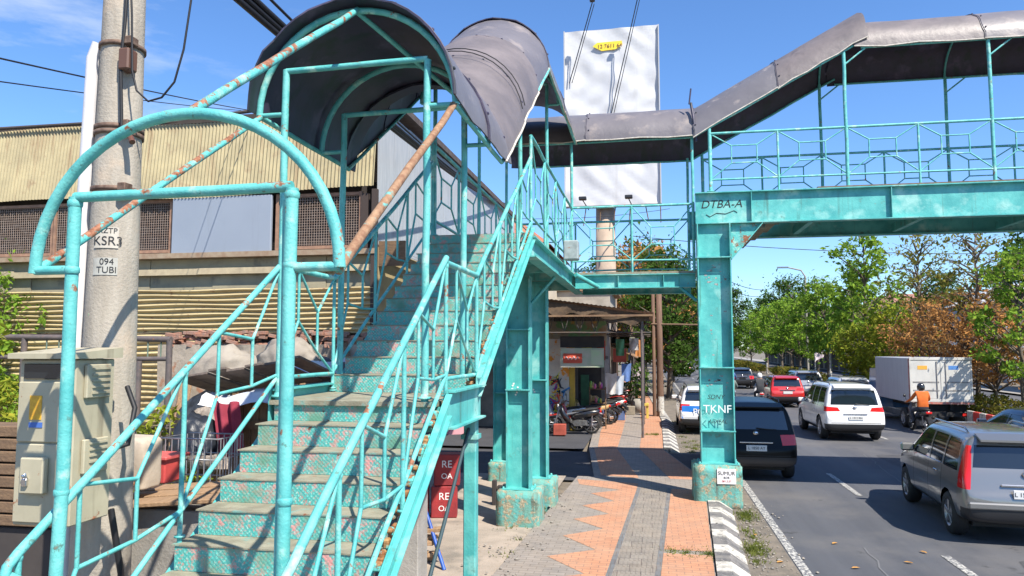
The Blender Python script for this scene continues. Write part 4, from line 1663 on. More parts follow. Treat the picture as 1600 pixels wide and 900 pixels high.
for i in range(9):
    b = MB()
    M_ = Matrix.Translation((-7.6 + .38 * i + jit(.1), 11.15 + jit(.1), 1.55 + jit(.25))) @ Matrix.Rotation(jit(.5), 4, 'Y') @ Matrix.Rotation(R(-16), 4, 'X')
    b.bbox(-.10 - jit(.05), .12, -.015, .015, -1.2, 1.2 + jit(.25), .004, 0, M_)
    tag(b.build('leaning_plank', wood if i % 3 else wood_lt), 'weathered plank leaning against the ruined wall', 'plank', 'planks leaning on the ruined wall')
tarp_pale = mat('pale canvas', (.32, .285, .235), (.22, .19, .16), 3, .85, bump=.7, bscale=7)
tarp_dark = mat('dark tarpaulin', (.05, .05, .055), (.13, .12, .12), 3, .7, bump=.9, bscale=8)
tarp_blue = mat('faded blue sheet', (.45, .50, .60), (.62, .60, .58), 5, .8, bump=.7, bscale=9)
lump('canvas_bundle', 'large pale canvas bundle slumped against the ruined wall', 'canvas', (-6.6, 10.7, 2.55), .62, .4, .45, tarp_pale, 4)
lump('rubble_heap', 'grey rubble heap below the pale canvas bundles', 'rubble', (-5.9, 10.9, 1.2), 1.7, .7, 1.25, mat('rubble', (.42, .36, .30), (.20, .16, .13), 9, .95, bump=1, bscale=25), 9, .3)
lump('canvas_bundle', 'smaller pale canvas bundle beside the plank lean-to roof', 'canvas', (-5.45, 10.6, 2.7), .5, .35, .42, tarp_pale, 8)
lump('tarpaulin_heap', 'heap under crumpled dark tarpaulin left of the upper stairs', 'tarpaulin', (-4.15, 9.7, 1.55), .85, .7, 1.2, tarp_dark, 12, .25, flat_=1.2)
lump('white_tarpaulin', 'white and blue plastic sheet thrown over the top of the dark heap', 'plastic sheet', (-4.25, 9.65, 2.62), .72, .55, .22, tarp_blue, 15, .3)
# shack made of boards
SHK = thing('board_shack', 'small shack of brown boards with a sagging plank roof beside the stairs', 'shack', (-4.5, 8.4, .1))
b = MB()
for i in range(7):
    M_ = Matrix.Translation((-5.6 + .24 * i, 8.7, 2.52 + .035 * i + jit(.02))) @ Matrix.Rotation(R(-8), 4, 'Y') @ Matrix.Rotation(R(-14), 4, 'X')
    b.bbox(-.115, .115, -.55, .55, -.015, .015, .004, 0, M_)
b.build('roof', mat('grey roof board', (.17, .135, .11), (.10, .08, .07), 8, .9, bump=.5), SHK)
b = MB()
for i in range(9):
    x = -4.95 + .105 * i
    b.bbox(x, x + .098, 8.3 + jit(.008), 8.33, 1.2 if i else .2, 2.36 + jit(.02), .004)
for x in (-4.98, -4.02):
    b.box(x - .04, x + .04, 8.33, 8.43, .1, 2.45)
b.box(-5.0, -4.0, 8.26, 8.295, 2.02, 2.12)
b.box(-5.0, -4.0, 8.26, 8.295, 1.42, 1.5)
b.build('wall', mat('brown board', (.22, .115, .045), (.13, .07, .035), 7, .8, stretch=(8, 1, 1), bump=.3), SHK)
b = MB()
b.grid(lambda u, v: (-5.35 + 1.35 * u, 8.12 + .45 * v + .02 * math.sin(20 * u), 2.43 + .05 * math.sin(9 * u + 3) + .02 * math.sin(21 * v + 11 * u) - .12 * (v < .2)), 30, 10)
tag(b.build('white_cloth', tarp_blue, None), 'whitish cloth lying along the front of the board shack roof', 'cloth')
b = MB()
b.grid(lambda u, v: (-5.1 + .32 * u + .1 * v, 8.05 + .04 * math.sin(14 * u), 2.35 - .62 * v + .02 * math.sin(9 * u)), 16, 16)
tag(b.build('hanging_cloth', mat('dark red cloth', (.30, .035, .06), (.20, .02, .04), 6, .9), None), 'dark red cloth hanging at the corner of the board shack', 'cloth')
lump('dark_bag', 'black rubbish bag slumped under the red cloth', 'bag', (-5.35, 8.1, 1.75), .3, .25, .45, mat('black bag', (.018, .022, .03), rough=.4, bump=.5, bscale=14), 21)
# wire cage
WC = thing('wire_cage', 'grey wire cage standing on boards below the black bag', 'cage', (-5.2, 7.6, 1.3))
b = MB()
for i in range(10):
    t_ = i / 9
    for (x0, y0, x1, y1) in ((-5.25, 7.3, -4.55, 7.3), (-4.55, 7.3, -4.55, 7.8), (-5.25, 7.8, -4.55, 7.8)):
        x, y = x0 + (x1 - x0) * t_, y0 + (y1 - y0) * t_
        b.tube([(x, y, 1.32), (x, y, 2.02)], .007, 4, cap=False)
for z in (1.32, 1.55, 1.8, 2.02):
    b.tube([(-5.25, 7.3, z), (-4.55, 7.3, z), (-4.55, 7.8, z), (-5.25, 7.8, z)], .009, 4, closed=True)
b.build('wire', mat('grey wire', (.34, .34, .35), rough=.5, metal=.6), WC)
b = MB()
b.bbox(-5.3, -4.5, 7.26, 7.86, 1.24, 1.31, .01)
b.build('base_board', wood, WC)
# red plastic crate
RC = thing('plastic_crate', 'red plastic crate behind the cement sack', 'crate', (-5.3, 7.1, 1.4))
b = MB()
b.bbox(-5.24, -4.92, 6.95, 7.3, 1.60, 1.86, .015)
b.build('body', mat('red plastic', (.52, .07, .06), (.42, .05, .05), 4, .5), RC)
b = MB()
b.bbox(-5.27, -4.89, 6.92, 7.33, 1.84, 1.88, .01)
b.build('rim', mat('red plastic rim', (.55, .10, .09), rough=.5), RC)
# work bench with planks, a sack on it
BN = thing('concrete_bench', 'grey concrete bench with splintered plank edge beside the lower stairs', 'bench', (-4.35, 6.3, .1))
b = MB()
b.bbox(-4.72, -3.55, 5.95, 6.9, .1, 1.58, .01)
b.build('block', conc, BN)
for i in range(3):
    b = MB()
    M_ = Matrix.Translation((-4.15, 5.98 + .33 * i, 1.655 + .008 * i)) @ Matrix.Rotation(R(-5), 4, 'Y') @ Matrix.Rotation(jit(.03), 4, 'Z')
    b.bbox(-.72, .72, -.15, .15, -.018, .018, .005, 0, M_)
    b.build('plank', wood_lt, BN)
sk = lump('cement_sack', 'full cream sack with orange lettering standing on the concrete bench', 'sack', (-4.70, 6.2, 1.93), .20, .15, .25, mat('sack paper', (.46, .39, .31), (.38, .32, .25), 5, .85, bump=.4, bscale=9), 31, .05, flat_=.85, boxy=.32)
text('lettering', 'SIMO', .12, (-4.69, 6.035, 1.80), (R(88), 0, R(2)), mat('orange ink', (.55, .16, .03), rough=.7), sk, .004)
# wooden slats at the left frame edge
SL = thing('timber_stack', 'stack of grey timber slats at the far left edge behind the fence', 'timber', (-5.2, 5.2, .1))
for i in range(8):
    b = MB()
    b.bbox(-6.4, -4.32 + jit(.05), 5.2, 5.5, 1.58 + .10 * i, 1.665 + .10 * i, .006)
    b.build('slat', wood, SL)
b = MB()
b.bbox(-6.2, -4.42, 5.24, 5.7, .1, 1.56, .01)
b.build('support', dark_in, SL)

# things under the stairs and landing
crate_red = mat('red crate side', (.36, .03, .03), (.20, .02, .025), 4, .6, bump=.3)
for k, (x, y, z, lab) in enumerate(((-3.52, 12.6, .1, 'red drinks crate with white letters, lower one under the stair landing'), (-3.48, 12.62, .64, 'red drinks crate with white letters, stacked on another under the landing'), (-3.99, 12.45, .1, 'red crate with white lettering furthest left under the stairs'))):
    c = thing('drinks_crate', lab, 'crate', (x, y, z), 'red drinks crates under the stairs')
    b = MB()
    M_ = Matrix.Translation((x, y, z)) @ Matrix.Rotation(R(12), 4, 'Z')
    b.bbox(-.22, .22, -.16, .16, .003, .53, .012, 0, M_)
    bd = b.build('body', crate_red, c)
    for i, (s_, zz) in enumerate((('RE', .36), ('OA', .16))):
        p = M_ @ Vector((0, -.163, zz))
        text('lettering', s_, .17 if i == 0 else .13, p, (R(90), 0, R(12)), white_ink, bd, .001)
UMB = thing('parasol', 'folded pinkish parasol hanging under the stair landing', 'parasol', (-2.62, 9.9, .1))
b = MB()
b.lathe([(.02, 2.45), (.12, 2.35), (.26, 2.0), (.30, 1.85), (.27, 1.87), (.02, 2.4)], (-2.62, 9.9, 0), n=8, smooth=False)
b.build('canopy', mat('faded pink fabric', (.46, .22, .24), (.36, .16, .18), 6, .85), UMB)
b = MB()
b.tube([(-2.62, 9.9, 1.95), (-2.62, 9.9, 2.56)], .014, 8)
b.build('pole', wood, UMB)
b = MB()
b.bbox(-4.75, -3.98, 12.2, 12.3, .1, 1.7, .01)
tag(b.build('leaning_board', mat('ochre board', (.38, .25, .09), (.28, .17, .07), 5, .8), None), 'ochre board standing behind the lower stair flight', 'board')
for i in range(7):
    b = MB()
    M_ = Matrix.Translation((-3.25 + jit(.2), 9.7 + jit(.2), .17 + .06 * i)) @ Matrix.Rotation(jit(.7) + .4, 4, 'Z') @ Matrix.Rotation(jit(.12), 4, 'Y')
    b.bbox(-.42 - jit(.1), .42, -.06, .06, -.026, .026, .005, 0, M_)
    tag(b.build('timber_offcut', wood_lt, None), 'short brown timber offcut on the pile beside the stair foot', 'timber', 'timber offcuts piled beside the stairs')
b = MB()
b.tube([(-2.68, 9.6, .1), (-3.12, 9.95, .98)], .026, 8)
tag(b.build('blue_pipe', mat('blue pipe paint', (.02, .10, .45), (.015, .06, .28), 8, .45), None), 'bright blue pipe leaning from the yard floor under the stairs', 'pipe')
b = MB()
b.bbox(-3.10, -2.82, 8.9, 9.3, .1, 1.25, .01)
tag(b.build('concrete_block', conc, None), 'grey concrete block standing under the lower stair flight', 'block')
b = MB()
for k in range(5):
    b.bbox(-2.9 + .1 * k, -2.82 + .1 * k, 13.6, 13.7, .1, .5 + jit(.08), .01)
tag(b.build('dark_barrier', dark_in, None), 'dark slatted barrier in the shade beyond the landing columns', 'barrier')

# ---------------------------------------------------------------- cables


def cable(name, label, p, q, sag, r, n=14, group=None):
    b = MB()
    p, q = Vector(p), Vector(q)
    b.tube([p.lerp(q, i / n) - Vector((0, 0, sag * 4 * (i / n) * (1 - i / n))) for i in range(n + 1)], r, 6)
    return tag(b.build(name, cable_m), label, 'cable', group)


for k, o in enumerate((0, .06, .12, .24)):
    cable('power_cable', ['thick black cable, lowest of the bundle passing behind the first roof hoop', 'black cable second from bottom in the thick bundle', 'black cable second from top in the thick bundle', 'top cable of the thick bundle passing behind the roof hoop'][k],
          (-3.62 + o * .4, 5.0, 6.15 + o), (-5.1, 27, 8.2 + o * .6), .25 + o * .5, (.035, .03, .03, .016)[k], group='cable bundle above the stairs')
cable('power_cable', 'thin wire crossing in front of the pole down to the warehouse roof', (-4.6, 3.6, 4.93), (-7.56, 13.0, 7.62), .03, .008)
cable('power_cable', 'second thin wire running below from pole to warehouse roof', (-4.6, 3.6, 4.72), (-7.8, 12.95, 7.63), .03, .006)
b = MB()
b.tube([(-3.45, 4.3, 5.6), (-3.42, 4.3, 5.25), (-3.40, 4.3, 4.86), (-3.36, 4.3, 4.72), (-3.27, 4.3, 4.64), (-3.17, 4.3, 4.66), (-3.08, 4.3, 4.76), (-3.02, 4.3, 4.98), (-2.98, 4.3, 5.3), (-2.95, 4.3, 5.6)], .007, 6)
tag(b.build('cable_loop', cable_m), 'thin drooping cable loop hanging right of the utility pole top', 'cable')
b = MB()
b.tube([(-3.47, 4.31, 5.7), (-3.47, 4.30, 5.2), (-3.49, 4.3, 4.9), (-3.46, 4.30, 4.45)], .011, 6)
tag(b.build('pole_cable', cable_m), 'black cable running down the right side of the utility pole top', 'cable')
for k, (z, x) in enumerate(((8.6, 0), (8.1, .4), (7.2, .8), (6.6, 1.0))):
    cable('street_cable', ['uppermost', 'second from top', 'third from top', 'lowest'][k] + ' of four thin wires along the street right of the main column', (2.2 + x, 46, z), (14, 95 + 5 * k, z + 1.5), .6, .03, group='street wires along the road')
cable('street_cable', 'long thin wire crossing the sky below the main girder', (-1, 44, 9.6), (26, 50, 8.8), .5, .022)
cable('street_cable', 'faint wire crossing in front of the white billboard', (-8, 30, 8.6), (1, 34, 9.3), .3, .012)

# ---------------------------------------------------------------- billboard
BB = thing('billboard', 'tall blank white billboard on a concrete post behind the footbridge', 'billboard', (-2.0, 41, 0))
b = MB()
b.grid(lambda u, v: (-4.42 + 5.14 * u, 40.0 + .05 * math.sin(9 * u + 4 * v) * math.sin(7 * v) + .035 * math.sin(23 * u + 9 * math.sin(6 * v)) * math.sin(17 * v + 5 * u) + .02 * math.sin(41 * v + 13 * u), 10.72 + (9.86 + .05 * u) * v), 30, 50)
b.build('panel', white_board, BB, fixn=False)
b = MB()
for x in (-4.46, .70):
    b.box(x, x + .06, 39.86, 40.06, 10.70, 20.6)
b.build('frame_edge', mat('grey frame edge', (.40, .41, .42), rough=.6), BB)
b = MB()
b.box(-4.40, .70, 40.12, 40.5, 10.74, 20.55)
b.box(-4.44, .74, 40.07, 40.11, 20.55, 20.63)
b.box(-4.44, .74, 40.07, 40.11, 10.62, 10.70)
b.build('frame', mat('billboard frame', (.35, .35, .36), rough=.6), BB)
b = MB()
b.lathe([(0, 0), (.62, 0), (.52, 10.7), (0, 10.7)], (-2.3, 40.9, 0), n=24)
b.build('post', mat('billboard post', (.40, .31, .23), (.30, .235, .18), 1.5, .85), BB)
b = MB()
b.add([(-2.85, 39.90, 19.62), (-2.6, 39.9, 19.82), (-1.25, 39.9, 19.84), (-1.22, 39.9, 19.60), (-1.6, 39.9, 19.38), (-2.35, 39.9, 19.33)], [(0, 5, 4, 3, 2, 1)])
st = b.build('sticker', mat('yellow notice', (.80, .62, .04), (.70, .5, .04), 4, .7), BB)
text('lettering', '12 7611 64', .30, (-1.92, 39.885, 19.58), (R(90), 0, 0), mat('dark red ink', (.12, .03, .04), rough=.7), st, .002)
for k, (px0, px1) in enumerate(((-4.15, -2.75), (-1.9, -.35))):
    for dz in (0, .16):
        pass
    b = MB()
    b.tube([(px0, 39.85, 17.6 if k == 0 else 15.6), (px1, 38.6, 21.55)], .03, 6)
    b.tube([(px0 + .14, 39.85, 17.6 if k == 0 else 15.6), (px1 + .10, 38.6, 21.45)], .022, 6)
    ar = b.build('lamp_arm', blackpl, BB)
    b = MB()
    b.bbox(px1 - .14, px1 + .14, 38.4, 38.6, 21.52, 21.68, .03)
    b.build('lamp_head', blackpl, ar)
for x in (-3.35, -.95):
    b = MB()
    b.tube([(x + .2, 40.0, 10.5), (x, 38.6, 10.75)], .03, 6)
    ar = b.build('lamp_arm', blackpl, BB)
    b = MB()
    b.bbox(x - .2, x + .2, 38.35, 38.7, 10.75, 10.92, .03)
    b.build('lamp_head', blackpl, ar)
for i in range(7):
    x = -4.1 + .8 * i
    b = MB()
    b.tube([(x, 40.2, 10.7), (x + jit(.2), 40.2, 9.9 + jit(.3))], .03, 5)
    b.build('hanging_strap', wood, BB)

# ---------------------------------------------------------------- shops behind the footbridge
tin = mat('brown tin roof', (.26, .165, .09), (.17, .10, .06), 3, .7, rust=.12, rscale=5)
grimy = mat('grimy wall', (.27, .245, .215), (.17, .155, .14), 2.2, .9, bump=.2)
SH = thing('shop', 'corner shop with graffiti wall, red sign and open dark doorway under the tin canopy', 'shop', (-4.5, 29, .1))
b = MB()
b.box(-7.0, -3.75, 27.0, 34, .1, 4.4)
b.box(-3.75, -1.75, 29.5, 34, .1, 4.4)
b.build('wall', grimy, SH)
gw = mat('graffiti wall paint', (.66, .60, .52), (.50, .48, .46), 2, .85, blotch=((.72, .28, .04), 2.6, .56, .60))
b = MB()
b.box(-3.9, -2.80, 26.1, 26.22, .1, 3.3)
w_ = b.build('graffiti_wall', gw, SH)
cols = [(.75, .10, .05), (.80, .45, .04), (.05, .22, .50), (.03, .03, .04), (.75, .70, .1), (.30, .05, .30)]
for i, c_ in enumerate(cols):
    q = MB()
    for k in range(5):
        x, z = rnd.uniform(-3.6, -3.0), rnd.uniform(.5, 1.9)
        pts = [(x + jit(.16) + .03 * j, 26.085 - .002 * i, z + jit(.18) + .05 * j) for j in range(5)]
        q.tube(pts, [.012, .035, .045, .03, .01], 5)
    q.build('graffiti', mat('spray colour', c_, rough=.7), w_)['kind'] = 'stuff'
b = MB()
b.box(-2.79, -2.60, 26.1, 26.25, .1, 3.0)
b.build('yellow_post', mat('ochre post paint', (.55, .36, .05), (.45, .28, .05), 5, .7), SH)
b = MB()
b.box(-2.6, -1.75, 27.4, 27.5, .1, 2.55)
b.box(-2.54, -1.6, 25.2, 29.5, 2.56, 2.66)
b.build('dark_doorway', dark_in, SH)
b = MB()
b.box(-2.5, -2.2, 27.33, 27.39, .15, 2.0)
b.build('door', mat('green door', (.05, .16, .08), (.03, .10, .05), 4, .6), SH)
b = MB()
b.box(-2.95, -1.50, 24.9, 24.98, 2.34, 2.98)
sg = b.build('signboard', mat('faded sign', (.52, .46, .40), (.34, .44, .30), 1.8, .7), SH)
b = MB()
b.bbox(-2.86, -2.22, 24.86, 24.897, 2.48, 2.80, .05)
rs = b.build('red_panel', mat('red sign', (.60, .10, .05), (.5, .07, .04), 4, .6), sg)
b = MB()
b.tube([(-2.78 + .026 * i, 24.85, 2.64 + .055 * math.sin(i * 1.3) * (1 if i % 3 else .5)) for i in range(18)], .012, 5)
b.build('lettering', white_ink, rs)
b = MB()
b.box(-1.92, -1.54, 24.88, 24.90, 2.42, 2.92)
b.build('green_panel', mat('green sign panel', (.42, .55, .33), (.5, .5, .4), 3, .7), sg)
b = MB()
for i in range(3):
    b.box(-2.98 + .02 * i, -1.5, 25.05 + .1 * i, 25.09 + .1 * i, 3.0, 3.38)
b.build('upper_window', dark_in, SH)
b = MB()
b.box(-6.8, -1.52, 26.85, 26.92, 3.05, 3.95)
b.build('painted_board', mat('patched boards', (.34, .20, .10), (.42, .38, .30), 1.1, .85, blotch=((.20, .34, .16), 1.3, .55, .58), blotch2=((.60, .34, .10), 1.7, .58, .61)), SH)
CN = thing('shop_canopy', 'long brown tin canopy on dark steel trusses over the pavement shops', 'canopy', (-2, 28, .1))
b = MB()
b.grid(lambda u, v: (-5.6 + 5.75 * u, 24.0 + 9 * v, 4.92 - .80 * u + .012 * math.sin(2 * PI * u * 40)), 160, 1)
b.build('tin_sheet', tin, CN, fixn=False)
b = MB()
b.box(-5.6, .12, 24.02, 24.06, 4.0, 4.06, 0, Matrix.Translation((0, 0, 0)))
b.build('fascia', tin, CN)
b = MB()
b.grid(lambda u, v: (-5.6 + 5.6 * u, 24.12 + .03 * math.sin(31 * u + 3 * v), 4.86 - .80 * u - (.34 + .10 * math.sin(17 * u) + .06 * math.sin(43 * u)) * v), 90, 5)
b.build('torn_drape', mat('brown drape', (.13, .085, .05), (.07, .05, .035), 6, .9), CN)
for y in (24.3, 28.5, 32.7):
    b = MB()
    b.tube([(-5.5, y, 4.80), (.05, y, 4.02)], .035, 6)
    b.tube([(-5.5, y, 3.50), (.05, y, 3.48)], .03, 6)
    for i in range(22):
        xa, xb = -5.5 + 5.5 * i / 22, -5.5 + 5.5 * (i + 1) / 22
        za, zb = 4.80 - .78 * i / 22, 4.80 - .78 * (i + 1) / 22
        b.tube([(xa, y, 3.5 if i % 2 else za), (xb, y, zb if i % 2 else 3.5)], .016, 5)
    b.build('truss', mat('dark truss steel', (.04, .04, .045), (.10, .07, .05), 6, .6), CN)
for y in (24.3, 28.5, 32.7):
    b = MB()
    b.tube([(-.25, y, .12), (-.25, y, 4.05)], .04, 8)
    b.build('post', fm, CN)
C2 = thing('shop_canopy', 'second rusty canopy further along the pavement past the tin canopy', 'canopy', (-1.6, 39, .1))
b = MB()
b.grid(lambda u, v: (-4.0 + 3.2 * u, 33.6 + 13 * v, 4.3 - .7 * u + .012 * math.sin(2 * PI * u * 26)), 110, 1)
b.build('tin_sheet', tin, C2, fixn=False)
for y in (33.8, 37, 40.5, 44):
    b = MB()
    b.tube([(-.85, y, .12), (-.85, y, 3.62)], .035, 6)
    b.build('post', fm, C2)
b = MB()
b.box(-.86, -.80, 33.6, 46.6, 3.2, 3.56)
b.build('fascia', mat('painted fascia', (.30, .22, .12), (.14, .20, .16), 1.5, .8), C2)
for i, (y0, y1, c_, c2_, lab) in enumerate(((33.7, 36.2, (.55, .10, .06), white_ink, 'red shop sign under the second canopy'), (36.6, 39.2, (.62, .50, .12), ink, 'yellow shop sign next beyond the red one'), (39.8, 43, (.10, .25, .42), white_ink, 'blue shop sign farthest under the second canopy'))):
    b = MB()
    b.box(-1.62, -1.02, y0 - .02, y0 + .02, 2.35, 2.95)
    q = b.build('shop_sign', mat('shop sign', c_, tuple(x * .7 for x in c_), 3, .7))
    tag(q, lab, 'sign')
for i in range(9):
    q = lump('sack', ('pale', 'tan', 'greenish')[i % 3] + ' sack on the pavement along the shops, ' + ('first', 'second', 'third', 'fourth', 'fifth', 'sixth', 'seventh', 'eighth', 'ninth')[i] + ' from the near end', 'sack', (-1.9 + jit(.12) + .04 * i, 29.2 + i * 1.35, .42), .25, .22, .34, mat('sack cloth', ((.42, .38, .32), (.34, .25, .15), (.20, .24, .18))[i % 3], rough=.9, bump=.4, bscale=10), 80 + i, .15, 'sacks along the shops', flat_=.9)
# row of shops further along
for k, (y0, y1, x1, h, c_, lab) in enumerate(((34.2, 40, -1.75, 5.6, (.40, .36, .30), 'two-storey beige shop house with awning, right behind the tin canopy'), (40.2, 47, -2.3, 6.6, (.50, .30, .20), 'orange-brown shop house second beyond the tin canopy'), (47.2, 58, -3.0, 5.0, (.36, .38, .36), 'grey shop house at the far end of the row'))):
    h_ = thing('shop_house', lab, 'shop house', (-5, (y0 + y1) / 2, .1))
    b = MB()
    b.box(-11, x1, y0, y1, .05, h)
    b.build('wall', mat('shop wall', c_, tuple(x * .7 for x in c_), 2, .9), h_)
    b = MB()
    b.box(-11.2, x1 + .3, y0 - .15, y1 + .02, h + .01, h + .18)
    b.build('roof', tile_red if k == 1 else tin, h_)
    b = MB()
    b.add([(x1, y0, 3.1), (x1 + 1.2, y0, 2.55), (x1 + 1.2, y1, 2.55), (x1, y1, 3.1), (x1, y0, 3.06), (x1 + 1.2, y0, 2.51), (x1 + 1.2, y1, 2.51), (x1, y1, 3.06)], [(0, 1, 2, 3), (7, 6, 5, 4), (0, 4, 5, 1), (1, 5, 6, 2), (2, 6, 7, 3)])
    b.build('awning', tin if k != 1 else mat('blue awning', (.20, .30, .42), rough=.7), h_)
    for j in range(3):
        ya = y0 + .4 + (y1 - y0 - .6) * j / 3
        b = MB()
        b.box(x1 + .005, x1 + .03, ya, ya + 1.3, .15, 2.4)
        b.build('doorway', dark_in, h_)
        b = MB()
        b.box(x1 + .005, x1 + .04, ya, ya + 1.1, 3.5, 4.6)
        b.build('window', dark_in, h_)
    b = MB()
    b.box(x1 - 1.9, x1 - .6, y0 - .06, y0 - .005, 3.4, 4.5)
    b.build('window', dark_in, h_)
    if k == 0:
        b = MB()
        for i in range(12):
            b.tube([(x1 + .9, y0 + .3 + i * .45, 3.15), (x1 + .9, y0 + .3 + i * .45, 4.0)], .018, 5)
        b.tube([(x1 + .9, y0 + .2, 4.0), (x1 + .9, y1 - .2, 4.0)], .03, 6)
        b.box(x1 + .01, x1 + 1.0, y0 + .1, y1 - .1, 3.12, 3.2)
        b.build('balcony', wood, h_)
cl = [((.52, .58, .66), 'pale blue shirt hanging under the shop awning', -1.45, 30.6, 1.85), ((.62, .60, .58), 'white cloth hanging beside the pale blue shirt', -1.6, 27.5, 2.05), ((.12, .22, .50), 'deep blue cloth hanging deeper under the canopy', -1.2, 32.4, 2.3), ((.60, .25, .08), 'orange cloth hanging high from the balcony', -.62, 33.6, 3.35), ((.55, .45, .50), 'pinkish cloth hanging furthest along the shops', -.75, 34.1, 2.1)]
for c_, lab, x, y, z in cl:
    b = MB()
    b.grid(lambda u, v: (x + .42 * u * (1 - .15 * v), y + .03 * math.sin(9 * u) * v, z - .75 * v + .02 * math.sin(8 * u)), 12, 10)
    b.grid(lambda u, v: (x + .42 * u * (1 - .15 * v), y + .02 + .03 * math.sin(9 * u) * v, z - .75 * v + .02 * math.sin(8 * u)), 12, 10)
    tag(b.build('hanging_cloth', mat('cloth', c_, tuple(q * .8 for q in c_), 5, .9)), lab, 'cloth', 'clothes hanging along the shops')
bn = [((.60, .48, .10), 'yellow cloth banner hanging highest under the canopy', -2.35, 26.2, 3.3, .35, .55), ((.55, .08, .06), 'red cloth banner hanging under the canopy beside the yellow one', -1.85, 26.6, 3.25, .3, .7), ((.10, .30, .16), 'green cloth banner hanging under the canopy edge', -1.2, 27.2, 3.3, .3, .6), ((.62, .60, .58), 'white paper sign hanging under the canopy edge', -.75, 28.6, 3.35, .35, .45)]
for c_, lab, x, y, z, w_, h_ in bn:
    b = MB()
    b.grid(lambda u, v: (x + w_ * u, y + .03 * math.sin(7 * u + 3 * v), z - h_ * v), 8, 8)
    b.grid(lambda u, v: (x + w_ * u, y + .015 + .03 * math.sin(7 * u + 3 * v), z - h_ * v), 8, 8)
    tag(b.build('banner', mat('banner', c_, tuple(q * .6 for q in c_), 7, .85)), lab, 'banner', 'banners under the shop canopy')
GR = thing('goods_rack', 'crowded wooden goods rack against the shop front under the sign', 'rack', (-1.95, 27.0, .1))
b = MB()
for z in (.5, 1.0, 1.5):
    b.bbox(-2.15, -1.55, 26.7, 27.1, z, z + .03, .004)
for x in (-2.15, -1.58):
    b.bbox(x, x + .04, 26.7, 26.74, .1, 1.6, .004)
b.build('frame', wood, GR)
for i in range(20):
    x, z = -2.1 + .5 * rnd.random(), rnd.choice((.53, 1.03, 1.53))
    h_, r_ = rnd.uniform(.12, .3), rnd.uniform(.03, .06)
    b = MB()
    b.lathe([(0, z), (r_, z), (r_, z + h_ * .75), (r_ * .5, z + h_), (0, z + h_)], (x, 26.78 + jit(.05), 0), n=9)
    b.build('goods', mat('goods', (rnd.uniform(.05, .6), rnd.uniform(.05, .45), rnd.uniform(.03, .4)), rough=.5), GR)
for i, (x, y, c_, lab) in enumerate(((-2.95, 24.6, (.40, .08, .05), 'reddish crate on the pavement left of the parked motorbikes'), (-1.2, 30.0, (.10, .16, .34), 'blue plastic crate by the shop wall behind the motorbikes'), (-.85, 32.6, (.30, .26, .20), 'grey carton standing by the potted plant'))):
    b = MB()
    b.bbox(x - .2, x + .2, y - .15, y + .15, .125, .48, .012)
    tag(b.build('storage_box', mat('box side', c_, tuple(q * .7 for q in c_), 6, .8, bump=.3)), lab, 'box')
# wooden pole
WP = thing('wooden_pole', 'dark brown wooden pole with white foot at the kerb by the shops', 'pole', (.42, 32, .1))
b = MB()
b.lathe([(.15, .1), (.135, 2.8), (.12, 5.6), (0, 5.6)], (.42, 32, 0), n=14)
b.lathe([(.08, .1), (.07, 5.4), (0, 5.4)], (.18, 32, 0), n=10)
b.build('pole', mat('dark brown wood', (.10, .055, .035), (.16, .09, .055), 6, .8, stretch=(4, 4, .4), bump=.5), WP)
b = MB()
b.lathe([(.152, .11), (.148, .95)], (.425, 32, 0), n=14)
b.build('white_foot', kerb_w, WP)
b = MB()
b.tube([(-.3, 31.95, 4.0), (2.2, 31.9, 3.95)], .04, 6)
b.build('cross_bar', wood, WP)
# potted things near the pole
b = MB()
for x in (-.30, -.12):
    b.bbox(x - .05, x + .05, 30.9, 31.0, .12, .75, .01)
b.bbox(-.36, -.06, 30.85, 31.05, .62, .72, .01)
tag(b.build('wooden_stool', mat('yellow stool paint', (.60, .45, .08), (.4, .3, .06), 6, .7)), 'small yellow wooden stool beside the brown pole', 'stool')
PT = thing('potted_plant', 'bushy plant in a grey pot on the pavement before the brown pole', 'potted plant', (-.55, 33.6, .12))
b = MB()
b.lathe([(0, .12), (.24, .12), (.32, .75), (.28, .75), (.26, .66), (0, .66)], (-.55, 33.6, 0), n=16)
b.build('pot', conc, PT)
b = MB()
leaves(b, -.55, 33.6, 1.5, .62, .6, .85, 500, .09, random.Random(4))
b.build('foliage', leaf_dark, PT, fixn=False)

# ---------------------------------------------------------------- trees
protoA = tree('street_tree', None, 'tree', 8.2, 1.9, 2.6, 40, 105, .12, leaf_green, 11, cl=.24, tr=.13, group='green trees along the median', crown_lo=2.4)
protoB = tree('street_tree', None, 'tree', 6.4, 2.0, 2.2, 36, 110, .12, leaf_green, 17, cl=.25, tr=.12, group='green trees along the median', crown_lo=2.2, whitewash=True)
protoC = tree('autumn_tree', None, 'tree', 5.4, 2.3, 1.9, 44, 75, .10, leaf_brown, 23, cl=.27, tr=.12, group='brown leaved trees along the median', crown_lo=1.9)
protoF = tree('sparse_tree', None, 'tree', 8.2, 1.5, 3.0, 34, 34, .10, leaf_mat('olive brown leaves', (.14, .12, .03), (.24, .24, .05), (.40, .20, .07)), 43, cl=.30, tr=.11, group='tall sparse trees along the median', crown_lo=4.2)
protoD = tree('street_tree', None, 'tree', 4.6, 2.2, 1.6, 34, 150, .12, leaf_yellow, 29, cl=.28, tr=.10, group='low yellow green trees on the median', crown_lo=1.5)
protoE = tree('dark_tree', None, 'tree', 9.0, 3.0, 2.2, 52, 200, .14, leaf_dark, 37, cl=.27, tr=.2, group='dark trees behind the shops', crown_lo=2.0)
used = set()


def plant(proto, loc, rz, label, s=1.0):
    first = proto.name not in used
    used.add(proto.name)
    return put(proto, first, loc, rz, label, s)


